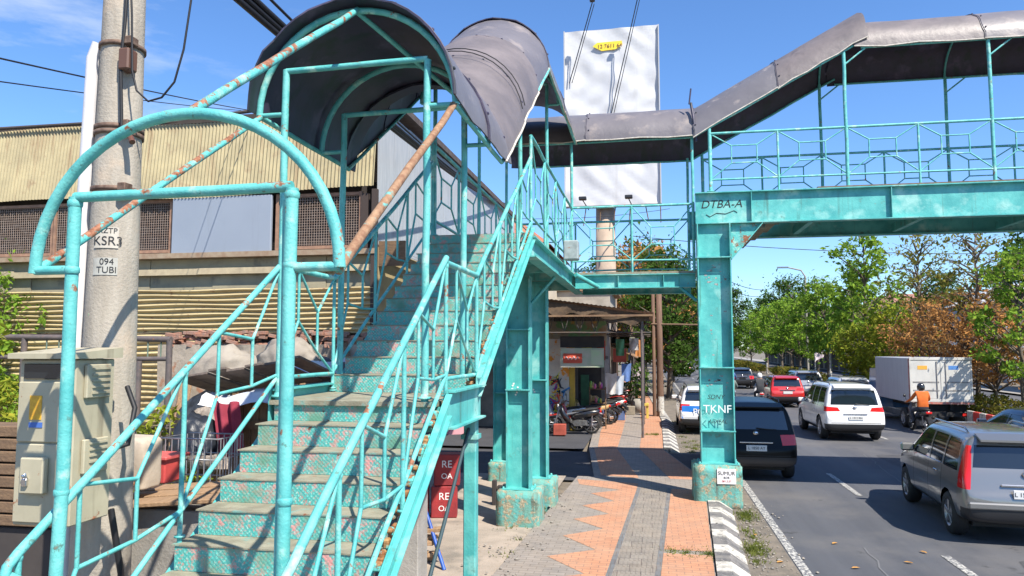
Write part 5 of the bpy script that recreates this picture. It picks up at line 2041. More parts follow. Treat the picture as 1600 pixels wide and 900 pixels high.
G = .18
plant(protoA, (12.3, 45.5, G), .3, 'tallest bright green tree on the median, left of the brown trees', 1.13)
plant(protoA, (12.6, 49.5, G), 1.7, 'bushy green tree directly behind the tallest median tree', .95)
plant(protoB, (12.0, 53.5, G), 2.2, 'round green tree above the silver car', 1.12)
plant(protoA, (12.4, 59.0, G), 3.9, 'green tree left of the tallest one, behind the red car', .95)
plant(protoB, (12.1, 64.0, G), .9, 'smaller green tree under the street lamp', 1.08)
plant(protoB, (12.0, 72.0, G), 4.4, 'far green median tree above the motorcyclists', 1.1)
plant(protoB, (12.2, 82.0, G), 5.1, 'farther green median tree left of the street lamp', 1.1)
plant(protoA, (12.0, 93.0, G), 2.9, 'farthest green tree of the median row', .85)
plant(protoA, (12.9, 29.0, G), 5.3, 'bright green tree at the right edge behind the hedge', .74)
plant(protoD, (12.2, 40.5, G), 1.1, 'low yellow green tree left of the box truck', 1.0)
plant(protoD, (12.2, 43.6, G), 3.3, 'second low yellow tree behind the white car', .9)
plant(protoC, (12.3, 35.8, G), .6, 'dense rust brown tree right above the truck box', .86)
plant(protoC, (12.9, 33.2, G), 2.6, 'rust brown tree above the right end of the truck', .92)
plant(protoC, (13.0, 31.4, G), 4.1, 'small rust brown tree left of the bright green right-edge tree', .80)
plant(protoF, (12.5, 37.4, G), 5.0, 'tall sparse tree with thin branches above the rust brown trees', 1.0)
plant(protoF, (12.8, 32.4, G), 2.0, 'tall sparse tree rising behind the bright green right-edge tree', .95)
plant(protoE, (1.1, 45.0, 0), .4, 'large dark tree at the kerb right behind the brown pole', .95)
plant(protoE, (-.4, 56.0, 0), 2.0, 'dark tree behind the billboard post', 1.15)
plant(protoE, (2.0, 66.0, 0), 3.6, 'dark roadside tree beyond the police car', .9)
plant(protoE, (-3.5, 66.0, 0), 5.0, 'dark tree rising above the shop roofs', 1.2)
plant(protoE, (3.5, 90.0, 0), 1.2, 'distant dark tree on the left side of the road', 1.0)
plant(protoC, (-.9, 50.0, 0), 1.3, 'brown leaved tree behind the walkway railing left of the dark tree', 1.75)
far_trees = [(5.5, 118), (9, 140), (13, 128), (16, 150), (20, 135), (26, 110), (30, 84), (34, 70), (29, 60), (4, 150), (0, 128), (24.5, 97), (24, 120), (2.5, 104), (20, 112)]
for i, (x, y) in enumerate(far_trees):
    plant(protoB if i % 2 else protoE, (x, y, 0), i * 1.3, 'one of the trees that close the view where the road ends', 1.15 + .12 * (i % 3))
for o in list(bpy.data.objects):
    if o.get('label') == 'one of the trees that close the view where the road ends':
        o['group'] = 'trees closing the far end of the road'
# hedge and flowers on the median
for i, (y0, y1, lab) in enumerate(((26.5, 33.0, 'orange flowering hedge right of the box truck'), (33.4, 42, 'orange flowering hedge hidden behind the box truck'), (42.5, 52, 'flowering hedge beyond the white car'), (52.5, 80, 'dark flowering hedge further along the median beyond the silver car'), (80.5, 125, 'farthest stretch of median hedge where the road ends'), (15.5, 26.0, 'clipped green hedge at the right edge behind the grey car'))):
    b = MB()
    leaves(b, 12.2, (y0 + y1) / 2, .75, .85, (y1 - y0) / 2, .55, int((y1 - y0) * (420 if y0 < 50 else 160)), .07 if y0 < 50 else .12, random.Random(60 + i), .2)
    h_ = thing('hedge', lab, 'hedge', (12.2, (y0 + y1) / 2, .18))
    b.build('foliage', leaf_orange if i < 5 else leaf_green, h_, fixn=False)
    b = MB()
    for k in range(int((y1 - y0) * 2)):
        b.tube([(12.2 + jit(.4), y0 + .2 + k * .48, .15), (12.2 + jit(.5), y0 + .2 + k * .48, .9)], .012, 4)
    b.build('stem', bark, h_)['kind'] = 'stuff'
# red and white barrier between truck and hedge
b = MB()
for i in range(8):
    b.bbox(11.02, 11.14, 25.0 + .5 * i, 25.46 + .5 * i, .23, .78, .02, i % 2)
tag(b.build('barrier', [mat('red barrier', (.55, .05, .04), rough=.6), kerb_w]), 'red and white barrier on the median kerb below the orange hedge', 'barrier')

# buildings beyond the far carriageway
for k, (x0, x1, y0, y1, h, c_, rc, lab) in enumerate(((27, 44, 45, 60, 5.6, (.55, .56, .58), (.30, .31, .33), 'grey and white shop building at the right edge beyond the trees'), (30, 44, 70, 84, 7.0, (.40, .46, .55), (.60, .62, .64), 'blue-grey building with a pale roof above the box truck'), (26, 40, 84, 110, 7.5, (.60, .58, .55), (.35, .16, .10), 'pale building with a reddish roof behind the median trees'))):
    h_ = thing('roadside_building', lab, 'building', ((x0 + x1) / 2, (y0 + y1) / 2, 0))
    b = MB()
    b.box(x0, x1, y0, y1, 0, h)
    b.build('wall', mat('far wall', c_, tuple(q * .8 for q in c_), .6, .9), h_)
    b = MB()
    if k:
        b.add([(x0 - .5, y0 - .5, h), (x1 + .5, y0 - .5, h), (x1 + .5, y1 + .5, h), (x0 - .5, y1 + .5, h), (x0 + 3, (y0 + y1) / 2, h + 2), (x1 - 3, (y0 + y1) / 2, h + 2)], [(0, 1, 5, 4), (1, 2, 5), (2, 3, 4, 5), (3, 0, 4), (3, 2, 1, 0)])
    else:
        b.box(x0 - .4, x1, y0 - .4, y1, h + .01, h + .4)
    b.build('roof', mat('far roof', rc, rough=.8), h_)
    for j in range(5):
        for zz in (1.0, 3.9):
            if zz + 1.4 > h:
                continue
            b = MB()
            ya = y0 + 1 + j * (y1 - y0 - 1) / 5
            b.box(x0 - .05, x0 - .01, ya, ya + 1.9, zz, zz + 1.5)
            b.build('window', glass_dk, h_)
    for j in range(4):
        b = MB()
        xa = x0 + 1 + j * 3.2
        b.box(xa, xa + 2.2, y0 - .05, y0 - .01, 1.0, 2.7)
        b.build('window', glass_dk, h_)
for k in range(9):
    y0 = 46 + k * 12.5
    if k < 2:
        continue
    c_ = ((.22, .20, .19), (.36, .30, .24), (.14, .17, .22), (.40, .38, .36))[k % 4]
    h_ = thing('shop_house', ('dark', 'tan', 'slate blue', 'pale grey')[k % 4] + ' shop house on the far side of the road, ' + ('third', 'fourth', 'fifth', 'sixth', 'seventh', 'eighth', 'ninth')[k - 2] + ' from the right', 'shop house', (25, y0 + 6, 0), 'far side shop houses')
    b = MB()
    b.box(23.6, 26.5 if k < 6 else 33, y0, y0 + 12.2, .1, 3.6 + (k * 1.7) % 1.9)
    b.build('wall', mat('far shop wall', c_, tuple(q * .7 for q in c_), .7, .9), h_)
    b = MB()
    b.add([(23.6, y0, 3.0), (22.2, y0, 2.6), (22.2, y0 + 12, 2.6), (23.6, y0 + 12, 3.0), (23.6, y0, 2.9), (22.2, y0, 2.5), (22.2, y0 + 12, 2.5), (23.6, y0 + 12, 2.9)], [(0, 1, 2, 3), (4, 5, 6, 7), (1, 5, 6, 2), (0, 4, 5, 1)])
    b.build('awning', tin if k % 2 else mat('far awning', (.10, .22, .36), rough=.8), h_)
    for j in range(3):
        b = MB()
        b.box(23.55, 23.59, y0 + .6 + 4 * j, y0 + 3.6 + 4 * j, .15, 2.5)
        b.build('doorway', dark_in, h_)
KS = thing('street_stall', 'small stall with a yellowish canopy at the right edge beyond the hedge', 'stall', (24, 41, .12))
b = MB()
b.add([(22.8, 38, 3.0), (26, 38, 3.3), (26, 44, 3.3), (22.8, 44, 3.0), (22.8, 38, 2.7), (22.8, 44, 2.7)], [(0, 1, 2, 3), (0, 4, 5, 3)])
b.build('canopy', mat('yellow canvas', (.50, .36, .12), (.40, .28, .10), 3, .8), KS)
b = MB()
for x in (22.85, 25.9):
    for y in (38.1, 43.9):
        b.tube([(x, y, .12), (x, y, 3.05)], .05, 6)
b.box(23.2, 25.5, 39, 43, .13, 1.1)
b.build('counter', conc, KS)
# street lamps and sign poles
SLs = thing('street_lamp', 'grey street lamp with a single arm among the median trees', 'street lamp', (12.2, 61.5, .18))
b = MB()
b.tube([(12.2, 61.5, .18), (12.2, 61.5, 8.6), (11.9, 61.5, 9.1), (10.9, 61.5, 9.35)], [.10, .07, .06, .05], 8)
b.build('pole', conc, SLs)
b = MB()
b.bbox(10.1, 10.95, 61.38, 61.62, 9.30, 9.42, .03)
b.build('lamp_head', alloy, SLs)
sgn = [(11.9, 47.5, 'white pole with a round white sign on the median', 1), (11.8, 43.0, 'plain white pole on the median left of the truck', 0), (11.8, 52.5, 'thin white pole beside the silver car', 0), (11.7, 56.5, 'white pole with a pale pennant beyond the silver car', 2)]
for x, y, lab, k in sgn:
    t = thing('sign_pole', lab, 'pole', (x, y, .18))
    b = MB()
    b.tube([(x, y, .18), (x, y, 3.0)], .05, 8)
    b.build('pole', kerb_w, t)
    if k == 1:
        b = MB()
        b.lathe([(0, -.02), (.36, -.02), (.36, .02), (0, .02)], (x, y - .08, 2.75), 'y', 20)
        b.build('sign_disc', white_board, t)
    if k == 2:
        b = MB()
        b.grid(lambda u, v: (x + .04 + .55 * u, y + .05 * math.sin(5 * u), 2.95 - .9 * v * (1 - .3 * u)), 8, 8)
        b.build('pennant', mat('pennant', (.65, .55, .62), rough=.8), t)

# ---------------------------------------------------------------- vehicles


def wheel(r_, w_, par, x, y, side):
    m_ = MB()
    s = side
    m_.lathe([(r_ * .62, -w_ / 2), (r_ * .92, -w_ / 2), (r_, -w_ * .32), (r_, w_ * .32), (r_ * .92, w_ / 2), (r_ * .62, w_ / 2)], (x, y, r_), 'x', 24)
    wh = m_.build('wheel', black, par)
    m_ = MB()
    e = s * (w_ / 2 - .02)
    m_.lathe([(r_ * .63, s * w_ * .48), (r_ * .56, e - s * .02), (r_ * .2, e), (0, e + s * .005)], (x, y, r_), 'x', 24)
    for k in range(5):
        a = k * 2 * PI / 5
        M_ = Matrix.Translation((x + e + s * .008, y, r_)) @ Matrix.Rotation(a, 4, 'X')
        m_.bbox(-.010, .010, -.028, .028, .03, r_ * .6, .006, 0, M_)
    m_.build('rim', alloy, wh)
    return wh


def car(name, label, cat, loc, rz, L=4.5, W=1.8, H=1.7, pm=None, kind='suv', plate='', plm=None, group=None, lamps='side', wheel_r=.34, spare=False, ends=None):
    t = thing(name, label, cat, loc, group, rz, local=True)
    hw = W / 2
    # stations: y, bottom, top, half width at belt, half width at top
    B = 1.02 if H > 1.6 else .92
    if kind in ('suv', 'mpv'):
        k = .16 if kind == 'suv' else .14
        ST = [(0, .44, .72, hw * .86, hw * .82), (.05, .36, .80, hw * .95, hw * .9), (.12, .33, B + .06, hw * .97, hw * .86), (.15, .32, B + .14, hw * .98, hw * .85), (k + .14, .30, H - .09, hw, hw * .79), (k + .20, .30, H - .03, hw, hw * .78), (k + .45, .29, H, hw, hw * .77),
              (L * .35, .28, H + .01, hw, hw * .77), (L * .55, .28, H - .01, hw, hw * .77), (L * .60, .28, H - .05, hw, hw * .76), (L * .75, .28, B + .10, hw, hw * .86), (L * .78, .28, B + .03, hw * .99, hw * .86),
              (L * .93, .30, B - .10, hw * .95, hw * .80), (L * .98, .34, B - .26, hw * .86, hw * .74), (L, .42, B - .42, hw * .74, hw * .66)]
    else:
        ST = [(0, .44, .74, hw * .86, hw * .82), (.06, .34, .90, hw * .95, hw * .86), (.45, .30, B + .03, hw * .98, hw * .84), (.55, .3, B + .06, hw * .98, hw * .84), (1.1, .28, H - .05, hw, hw * .70), (1.5, .28, H, hw, hw * .72), (2.3, .28, H, hw, hw * .72), (2.5, .28, H - .05, hw, hw * .72),
              (3.2, .28, B + .08, hw, hw * .86), (3.35, .28, B + .02, hw, hw * .86), (L * .93, .30, B - .12, hw * .95, hw * .8), (L * .98, .34, B - .26, hw * .86, hw * .74), (L, .42, B - .40, hw * .74, hw * .66)]
    vs, n = [], 8
    for (y, zl, zt, wb, wt) in ST:
        zb = min(zt - .03, B)
        half = [(0, zl), (wb * .88, zl), (wb * .985, zl + .10), (wb * 1.0, zl + (zb - zl) * .55), (wb * .975, zb), (wt + .02, zt - max(.02, (zt - zb) * .10)), (wt * .80, zt), (0, zt + .012)]
        ring = half + [(-a, z) for a, z in half[-2:0:-1]]
        vs += [(a, y, z) for a, z in ring]
    m = len(half) * 2 - 2
    fs = []
    for i in range(len(ST) - 1):
        for j in range(m):
            fs.append((i * m + j, i * m + (j + 1) % m, (i + 1) * m + (j + 1) % m, (i + 1) * m + j))
    fs.append(tuple(range(m))[::-1])
    fs.append(tuple(range((len(ST) - 1) * m, len(ST) * m)))
    me = bpy.data.meshes.new('tmp')
    me.from_pydata(vs, [], fs)
    ob = bpy.data.objects.new('tmp', me)
    COL.objects.link(ob)
    md = ob.modifiers.new('s', 'SUBSURF')
    md.levels = md.render_levels = 2
    dg = bpy.context.evaluated_depsgraph_get()
    dg.update()
    me2 = bpy.data.meshes.new_from_object(ob.evaluated_get(dg))
    bpy.data.objects.remove(ob)
    bm = bmesh.new()
    bm.from_mesh(me2)
    bmesh.ops.recalc_face_normals(bm, faces=bm.faces)
    regs = []                                # name, axis, sign, convex polygon, material, split
    rb = k + .16 if kind != 'sedan' else 1.1
    e0 = B + .16
    if kind != 'sedan':
        regs.append(('rear_window', 'r', 0, [(-hw * .78, e0 - .02), (hw * .78, e0 - .02), (hw * .70, H - .19), (-hw * .70, H - .19)], glass_dk))
    else:
        regs.append(('rear_window', 'r', 0, [(-hw * .74, B + .10), (hw * .74, B + .10), (hw * .58, H - .10), (-hw * .58, H - .10)], glass_dk))
    z0, z1 = B + .05, H - .14
    yr = ST[3][0] + .22 if kind != 'sedan' else .85
    a_, bq, c_, d_ = yr, L * .40, L * .56, L * .71
    for s_ in (-1, 1):
        q0 = L * .26
        regs.append(('side_window', 's', s_, [(a_, z0), (q0 - .04, z0), (q0 - .04, z1), (a_ + .16, z1)], glass_dk))
        regs.append(('side_window', 's', s_, [(q0 + .04, z0), (bq + .10, z0), (bq + .10, z1), (q0 + .04, z1)], glass_dk))
        regs.append(('side_window', 's', s_, [(bq + .18, z0), (d_, z0), (c_ - .02, z1), (bq + .18, z1)], glass_dk))
        for yw in (L * .19, L * .79):
            rr = wheel_r + .055
            regs.append(('wheel_arch', 's', s_, [(yw + rr * math.cos(q), max(.0, wheel_r + rr * math.sin(q))) for q in [PI * 2 * i_ / 14 for i_ in range(14)]], black))
        if lamps == 'high':
            regs.append(('tail_light', 'l', s_, [(hw * .86, .84), (hw * 1.3, .84), (hw * 1.3, H - .20), (hw * .74, H - .20)], red_lamp))
        elif lamps == 'wide':
            regs.append(('tail_light', 'l', s_, [(hw * .48, B - .06), (hw * 1.3, B - .08), (hw * 1.3, B + .11), (hw * .55, B + .06)], red_lamp))
        elif lamps == 'low':
            regs.append(('tail_light', 'l', s_, [(hw * .62, B - .20), (hw * 1.3, B - .16), (hw * 1.3, B + .05), (hw * .58, B + .03)], red_lamp))
    regs.append(('bumper', 'r', 0, [(-hw * 1.2, .2), (hw * 1.2, .2), (hw * 1.2, .56), (-hw * 1.2, .56)], blackpl))
    for s_ in (-1, 1):
        regs.append(('sill_trim', 's', s_, [(L * .12, .1), (L * .9, .1), (L * .9, .40), (L * .12, .40)], blackpl))
    for s_ in (-1, 1):
        for q0 in (L * .26, L * .43, L * .64):
            regs.append(('door_gap', 's', s_, [(q0 - .007, .43), (q0 + .007, .43), (q0 + .007, B + .03), (q0 - .007, B + .03)], black))
    if kind != 'sedan':
        regs.append(('tailgate_gap', 'r', 0, [(-hw * .8, .585), (hw * .8, .585), (hw * .8, .60), (-hw * .8, .60)], black))
    lay = bm.faces.layers.int.new('reg')
    for ri, (nm, ax, s_, poly, mt) in enumerate(regs):
        def sel(f):
            c0 = f.calc_center_median()
            if ax == 's':
                return c0.x * s_ > hw * .5 and abs(f.normal.x) > .35
            if ax == 'r':
                return c0.y < L * .3 and f.normal.y < -.12
            return c0.y < (.40 if lamps == 'high' else .55) and c0.x * s_ > 0 and (f.normal.y < -.15 or c0.y < .30)

        def uv(co):
            return (co.y, co.z) if ax == 's' else (co.x * s_, co.z) if ax == 'l' else (co.x, co.z)
        pl = poly
        area = sum(pl[i][0] * pl[(i + 1) % len(pl)][1] - pl[(i + 1) % len(pl)][0] * pl[i][1] for i in range(len(pl)))
        if area < 0:
            pl = pl[::-1]
        us, zs_ = [p[0] for p in pl], [p[1] for p in pl]
        for i in range(len(pl)):
            p, q = pl[i], pl[(i + 1) % len(pl)]
            du, dz = q[0] - p[0], q[1] - p[1]
            ln = math.hypot(du, dz)
            if ln < 1e-6:
                continue
            fl = []
            for f in bm.faces:
                if f[lay] == 0 and sel(f):
                    c0 = uv(f.calc_center_median())
                    if min(us) - .25 < c0[0] < max(us) + .25 and min(zs_) - .25 < c0[1] < max(zs_) + .25:
                        fl.append(f)
            if not fl:
                continue
            if ax == 's':
                no, co = Vector((0, dz / ln, -du / ln)), Vector((0, p[0], p[1]))
            else:
                sg_ = s_ if ax == 'l' else 1
                no, co = Vector((dz / ln * sg_, 0, -du / ln)), Vector((p[0] * sg_, 0, p[1]))
            ge = list({e for f in fl for e in f.edges}) + list({v for f in fl for v in f.verts}) + fl
            bmesh.ops.bisect_plane(bm, geom=ge, plane_co=co, plane_no=no, dist=1e-5)
        for f in bm.faces:
            if f[lay] == 0 and sel(f):
                c0 = uv(f.calc_center_median())
                ok = True
                for i in range(len(pl)):
                    p, q = pl[i], pl[(i + 1) % len(pl)]
                    if (q[0] - p[0]) * (c0[1] - p[1]) - (q[1] - p[1]) * (c0[0] - p[0]) < -1e-6:
                        ok = False
                        break
                if ok:
                    f[lay] = ri + 1
    def ysurf(z, x=0.0):
        c0 = [v.co.y for v in bm.verts if abs(v.co.x - x) < .34 and abs(v.co.z - z) < .10 and v.co.y < .8]
        return min(c0) if c0 else .05
    ST2 = [v.co.copy() for v in bm.verts]
    groups = {}
    for f in bm.faces:
        groups.setdefault(f[lay], []).append(f)
    body = None
    for gi in sorted(groups):
        vm, pv, pf = {}, [], []
        nm, mt = ('body', pm) if gi == 0 else (regs[gi - 1][0], regs[gi - 1][4])
        for f in groups[gi]:
            idx = []
            for v in f.verts:
                if v.index not in vm or True:
                    key = v
                    if key not in vm:
                        co = v.co.copy()
                        if nm == 'wheel_arch':
                            co.x *= .90
                        elif 'window' in nm:
                            co -= v.normal * .006
                        vm[key] = len(pv)
                        pv.append(co)
                    idx.append(vm[key])
            pf.append(tuple(idx))
        q = MB()
        q.add(pv, pf, 0, True)
        o = q.build(nm, mt, t, fixn=False)
        if gi == 0:
            body = o
    zp0 = .76 if lamps != 'high' else .80
    ysurf_w = ysurf(B + .16) - .005
    yb_, ys_, yd_ = ysurf(zp0) - .012, ysurf(zp0 + .12) - .01, ysurf(B + .05) - .012
    bm.free()
    for yw in (L * .19, L * .79):
        for s_ in (-1, 1):
            wheel(wheel_r, .22, t, s_ * (hw - .125), yw, s_)
    # plate, badge, handle strip, wipers, mirrors, roof rails, exhaust, underbody
    zp = .76 if lamps != 'high' else .80
    b = MB()
    b.bbox(-.22, .22, yb_ - .008, yb_ + .012, zp - .065, zp + .065, .005)
    p_ = b.build('number_plate', plm or plate_m, t)
    if plate:
        text('lettering', plate, .085, (0, yb_ - .011, zp), (R(90), 0, 0), white_ink if plm is plate_k else ink, p_, .001)
    b = MB()
    b.bbox(-.36, .36, ys_ - .004, ys_ + .03, zp + .10, zp + .135, .008)
    b.build('chrome_strip', chrome, t)
    b = MB()
    b.lathe([(0, .0), (.055, .0), (.055, .012), (0, .012)], (0, yd_, B + .06), 'y', 14)
    b.build('badge', chrome, t)
    b = MB()
    for s_ in (-1, 1):
        b.bbox(s_ * (hw + .02), s_ * (hw + .20), L * .665, L * .665 + .09, B + .02, B + .17, .02)
    for s_ in (-1, 1):
        q = MB()
        q.bbox(min(s_ * (hw - .06), s_ * (hw + .17)), max(s_ * (hw - .06), s_ * (hw + .17)), L * .655, L * .655 + .10, B + .03, B + .18, .03)
        q.build('wing_mirror', pm, t)
        q = MB()
        q.bbox(min(s_ * (hw - .01), s_ * (hw + .012)), max(s_ * (hw - .01), s_ * (hw + .012)), L * .30, L * .30 + .16, B - .10, B - .07, .005)
        q.build('door_handle', chrome if lamps != 'low' else pm, t)
        if kind != 'sedan':
            q = MB()
            q.tube([(s_ * hw * .66, .62, H - .035), (s_ * hw * .67, .75, H + .03), (s_ * hw * .68, L * .52, H + .03), (s_ * hw * .68, L * .56, H - .03)], .016, 6)
            q.build('roof_rail', chrome if lamps == 'high' else blackpl, t)
    b = MB()
    b.box(-hw * .72, hw * .72, .45, L - .4, .22, .34)
    b.build('underbody', black, t)
    if kind != 'sedan':
        b = MB()
        b.tube([(.02, ysurf_w - .01, B + .18), (.25, ysurf_w, B + .15), (.45, ysurf_w + .01, B + .145)], .009, 5)
        b.build('wiper', blackpl, t)
        b = MB()
        b.prism([(k - .02, H - .125), (k + .24, H - .06), (k + .24, H - .02), (k - .02, H - .095)], -hw * .64, hw * .64)
        b.build('spoiler', pm, t)
    if spare:
        b = MB()
        b.lathe([(0, -.14), (.30, -.14), (.35, -.09), (.35, .06), (0, .06)], (.32, -.02, .92), 'y', 26)
        b.build('spare_wheel', blackpl, t)
    if lamps == 'high':
        for s_ in (-1, 1):
            q = MB()
            q.bbox(min(s_ * .50, s_ * .66), max(s_ * .50, s_ * .66), .02, .045, .47, .53, .006)
            q.build('reflector', red_lamp, t)
        q = MB()
        q.bbox(-hw * .92, hw * .92, -.02, .05, .56, .66, .02)
        q.build('bumper_top', pm, t)
    return t


def car_paint(name, c, m_=.0):
    return mat(name, c, None, rough=.28, metal=m_, coat=1.0)


car('grey_suv', 'grey compact car with tall red tail lights and roof rails, nearest on the road', 'car', (5.55, 12.45, 0), R(-4.0), 4.35, 1.8, 1.68, car_paint('warm grey metallic', (.24, .235, .225), .55), 'suv', 'L 1540 QW', plate_m, lamps='high')
car('black_mpv', 'black car with red lights half hidden by the main column', 'car', (2.32, 17.45, 0), R(0), 4.5, 1.82, 1.76, mat('black paint', (.003, .003, .0035), None, rough=.3, spec=.22), 'mpv', 'L 1850 AY', plate_m, lamps='low')
car('white_suv', 'large white car with dark rear window in the middle lane', 'car', (6.44, 25.4, 0), R(1), 4.75, 1.86, 1.82, car_paint('pearl white', (.72, .72, .72)), 'suv', 'L 1312 RN', plate_m, lamps='wide', wheel_r=.38)
car('red_car', 'bright red small car with a white lower bumper strip', 'car', (6.75, 39, 0), R(1), 3.9, 1.68, 1.58, car_paint('bright red', (.45, .02, .015)), 'suv', '', plate_m, lamps='wide', wheel_r=.31)
car('silver_mpv', 'silver car beside the red car, further right', 'car', (8.75, 44, 0), R(0), 4.4, 1.72, 1.70, car_paint('silver', (.42, .43, .45), .5), 'mpv', '', plate_m, lamps='low')
car('dark_car', 'small dark grey car further ahead, left of the red car', 'car', (6.6, 56, 0), R(0), 4.0, 1.68, 1.52, car_paint('graphite', (.05, .05, .055), .3), 'mpv', '', plate_k, lamps='low', wheel_r=.31)
car('blue_black_car', 'dark blue car cut off by the right frame edge, beyond the grey car', 'car', (9.75, 19.2, 0), R(1), 4.4, 1.74, 1.45, car_paint('midnight blue', (.02, .03, .055), .2), 'sedan', '', plate_k, lamps='low')
car('white_car', 'pale car partly hidden between the white car and the truck', 'car', (9.3, 36.5, 0), R(0), 4.3, 1.7, 1.62, car_paint('light silver', (.55, .56, .58), .2), 'mpv', '', plate_k, lamps='low')
PC = car('police_car', 'white and blue police car parked beyond the main column', 'car', (1.85, 26.3, 0), R(0), 4.3, 1.76, 1.66, car_paint('police white', (.70, .71, .72)), 'suv', '', plate_k, lamps='low')
b = MB()
b.grid(lambda u, v: ((-.78 + 1.56 * u), .035 - .03 * math.cos((u - .5) * 2.2) + .05 * v, .58 + .42 * v), 12, 4)
bl = b.build('blue_band', car_paint('police blue', (.02, .16, .52)), PC)
text('lettering', 'POLISI', .30, (0, -.012, .80), (R(90), 0, 0), white_ink, bl, .001)
# yellow pickup far ahead, and more distant cars
car('yellow_van', 'yellow van far ahead beside the main column', 'van', (5.6, 64, 0), R(0), 4.4, 1.75, 2.0, car_paint('yellow paint', (.62, .36, .03)), 'mpv', '', plate_k, lamps='low')
car('far_car', 'tiny white car furthest away on the left lane', 'car', (3.3, 78, 0), R(0), 4.2, 1.7, 1.5, car_paint('far white', (.6, .6, .6)), 'mpv', '', plate_k, lamps='low')

# box truck
TR = thing('box_truck', 'small truck with a dirty white box body ahead of the orange rider', 'truck', (10.4, 29.4, 0), None, R(0), local=True)
tb = mat('dirty white box', (.62, .61, .57), (.46, .45, .42), 1.3, .6, blotch=((.30, .29, .27), 1.6, .58, .75), stretch=(1, 1, .4))
ts = mat('grey box side', (.44, .46, .50), (.38, .40, .44), 1.0, .5, stretch=(1, 6, 1))
b = MB()
b.bbox(-1.05, 1.05, .03, 4.2, .98, 2.62, .02)
b.build('cargo_box', ts, TR)
b = MB()
for z in (1.03, 2.54):
    b.bbox(-1.06, 1.06, -.012, .028, z, z + .10, .008)
for x in (-1.06, -.02, .98):
    b.bbox(x, x + .05, -.010, .028, 1.14, 2.53, .006)
b.build('door_frame', tb, TR)
for x0, x1 in ((-1.005, -.025), (.035, .975)):
    b = MB()
    b.box(x0, x1, .004, .026, 1.145, 2.525)
    d_ = b.build('rear_door', tb, TR)
    b = MB()
    for z in (1.42, 1.72):
        b.bbox(x0 + .05, x1 - .05, -.006, .003, z, z + .05, .003)
    xx = x1 - .12 if x0 < 0 else x0 + .12
    b.tube([(xx, -.012, 1.18), (xx, -.012, 2.5)], .016, 6)
    b.build('lock_bar', mat('grimy steel', (.30, .30, .30), (.18, .17, .16), 6, .6), d_)
    b = MB()
    b.box(x0 + .22, x0 + .55, -.001, .003, 2.20, 2.34)
    b.build('sticker', mat('orange sticker', (.70, .36, .05), rough=.6) if x0 < 0 else mat('blue sticker', (.08, .22, .52), rough=.6), d_)
b = MB()
b.box(-1.075, -1.051, .03, .10, 1.0, 2.6)
b.bbox(-1.05, 1.05, -.02, .02, .95, 1.02, .006)
b.build('red_trim', mat('worn red trim', (.45, .08, .06), (.4, .25, .2), 9, .7), TR)
b = MB()
for x in (-.38, .30):
    b.box(x, x + .08, .1, 5.6, .74, .96)
b.box(-1.0, 1.0, .05, .14, .50, .66)
b.box(-.9, .9, .3, .45, .66, .9)
b.build('chassis', black, TR)
b = MB()
b.prism([(4.35, .5), (6.0, .5), (6.05, 1.2), (5.75, 2.15), (4.35, 2.2)], -.85, .85, .06)
b.build('cab', car_paint('truck cab blue', (.05, .14, .30)), TR)
for s_ in (-1, 1):
    for y in (1.1, 5.2):
        wheel(.38, .26 if y > 2 else .40, TR, s_ * (.80), y, s_)
    q = MB()
    q.bbox(s_ * .78 - .12, s_ * .78 + .12, .02, .05, .53, .63, .006)
    q.build('tail_light', red_lamp, TR)
b = MB()
b.bbox(-.2, .2, .03, .045, .40, .52, .004)
b.build('number_plate', plate_k, TR)

# ---------------------------------------------------------------- motorbikes and riders


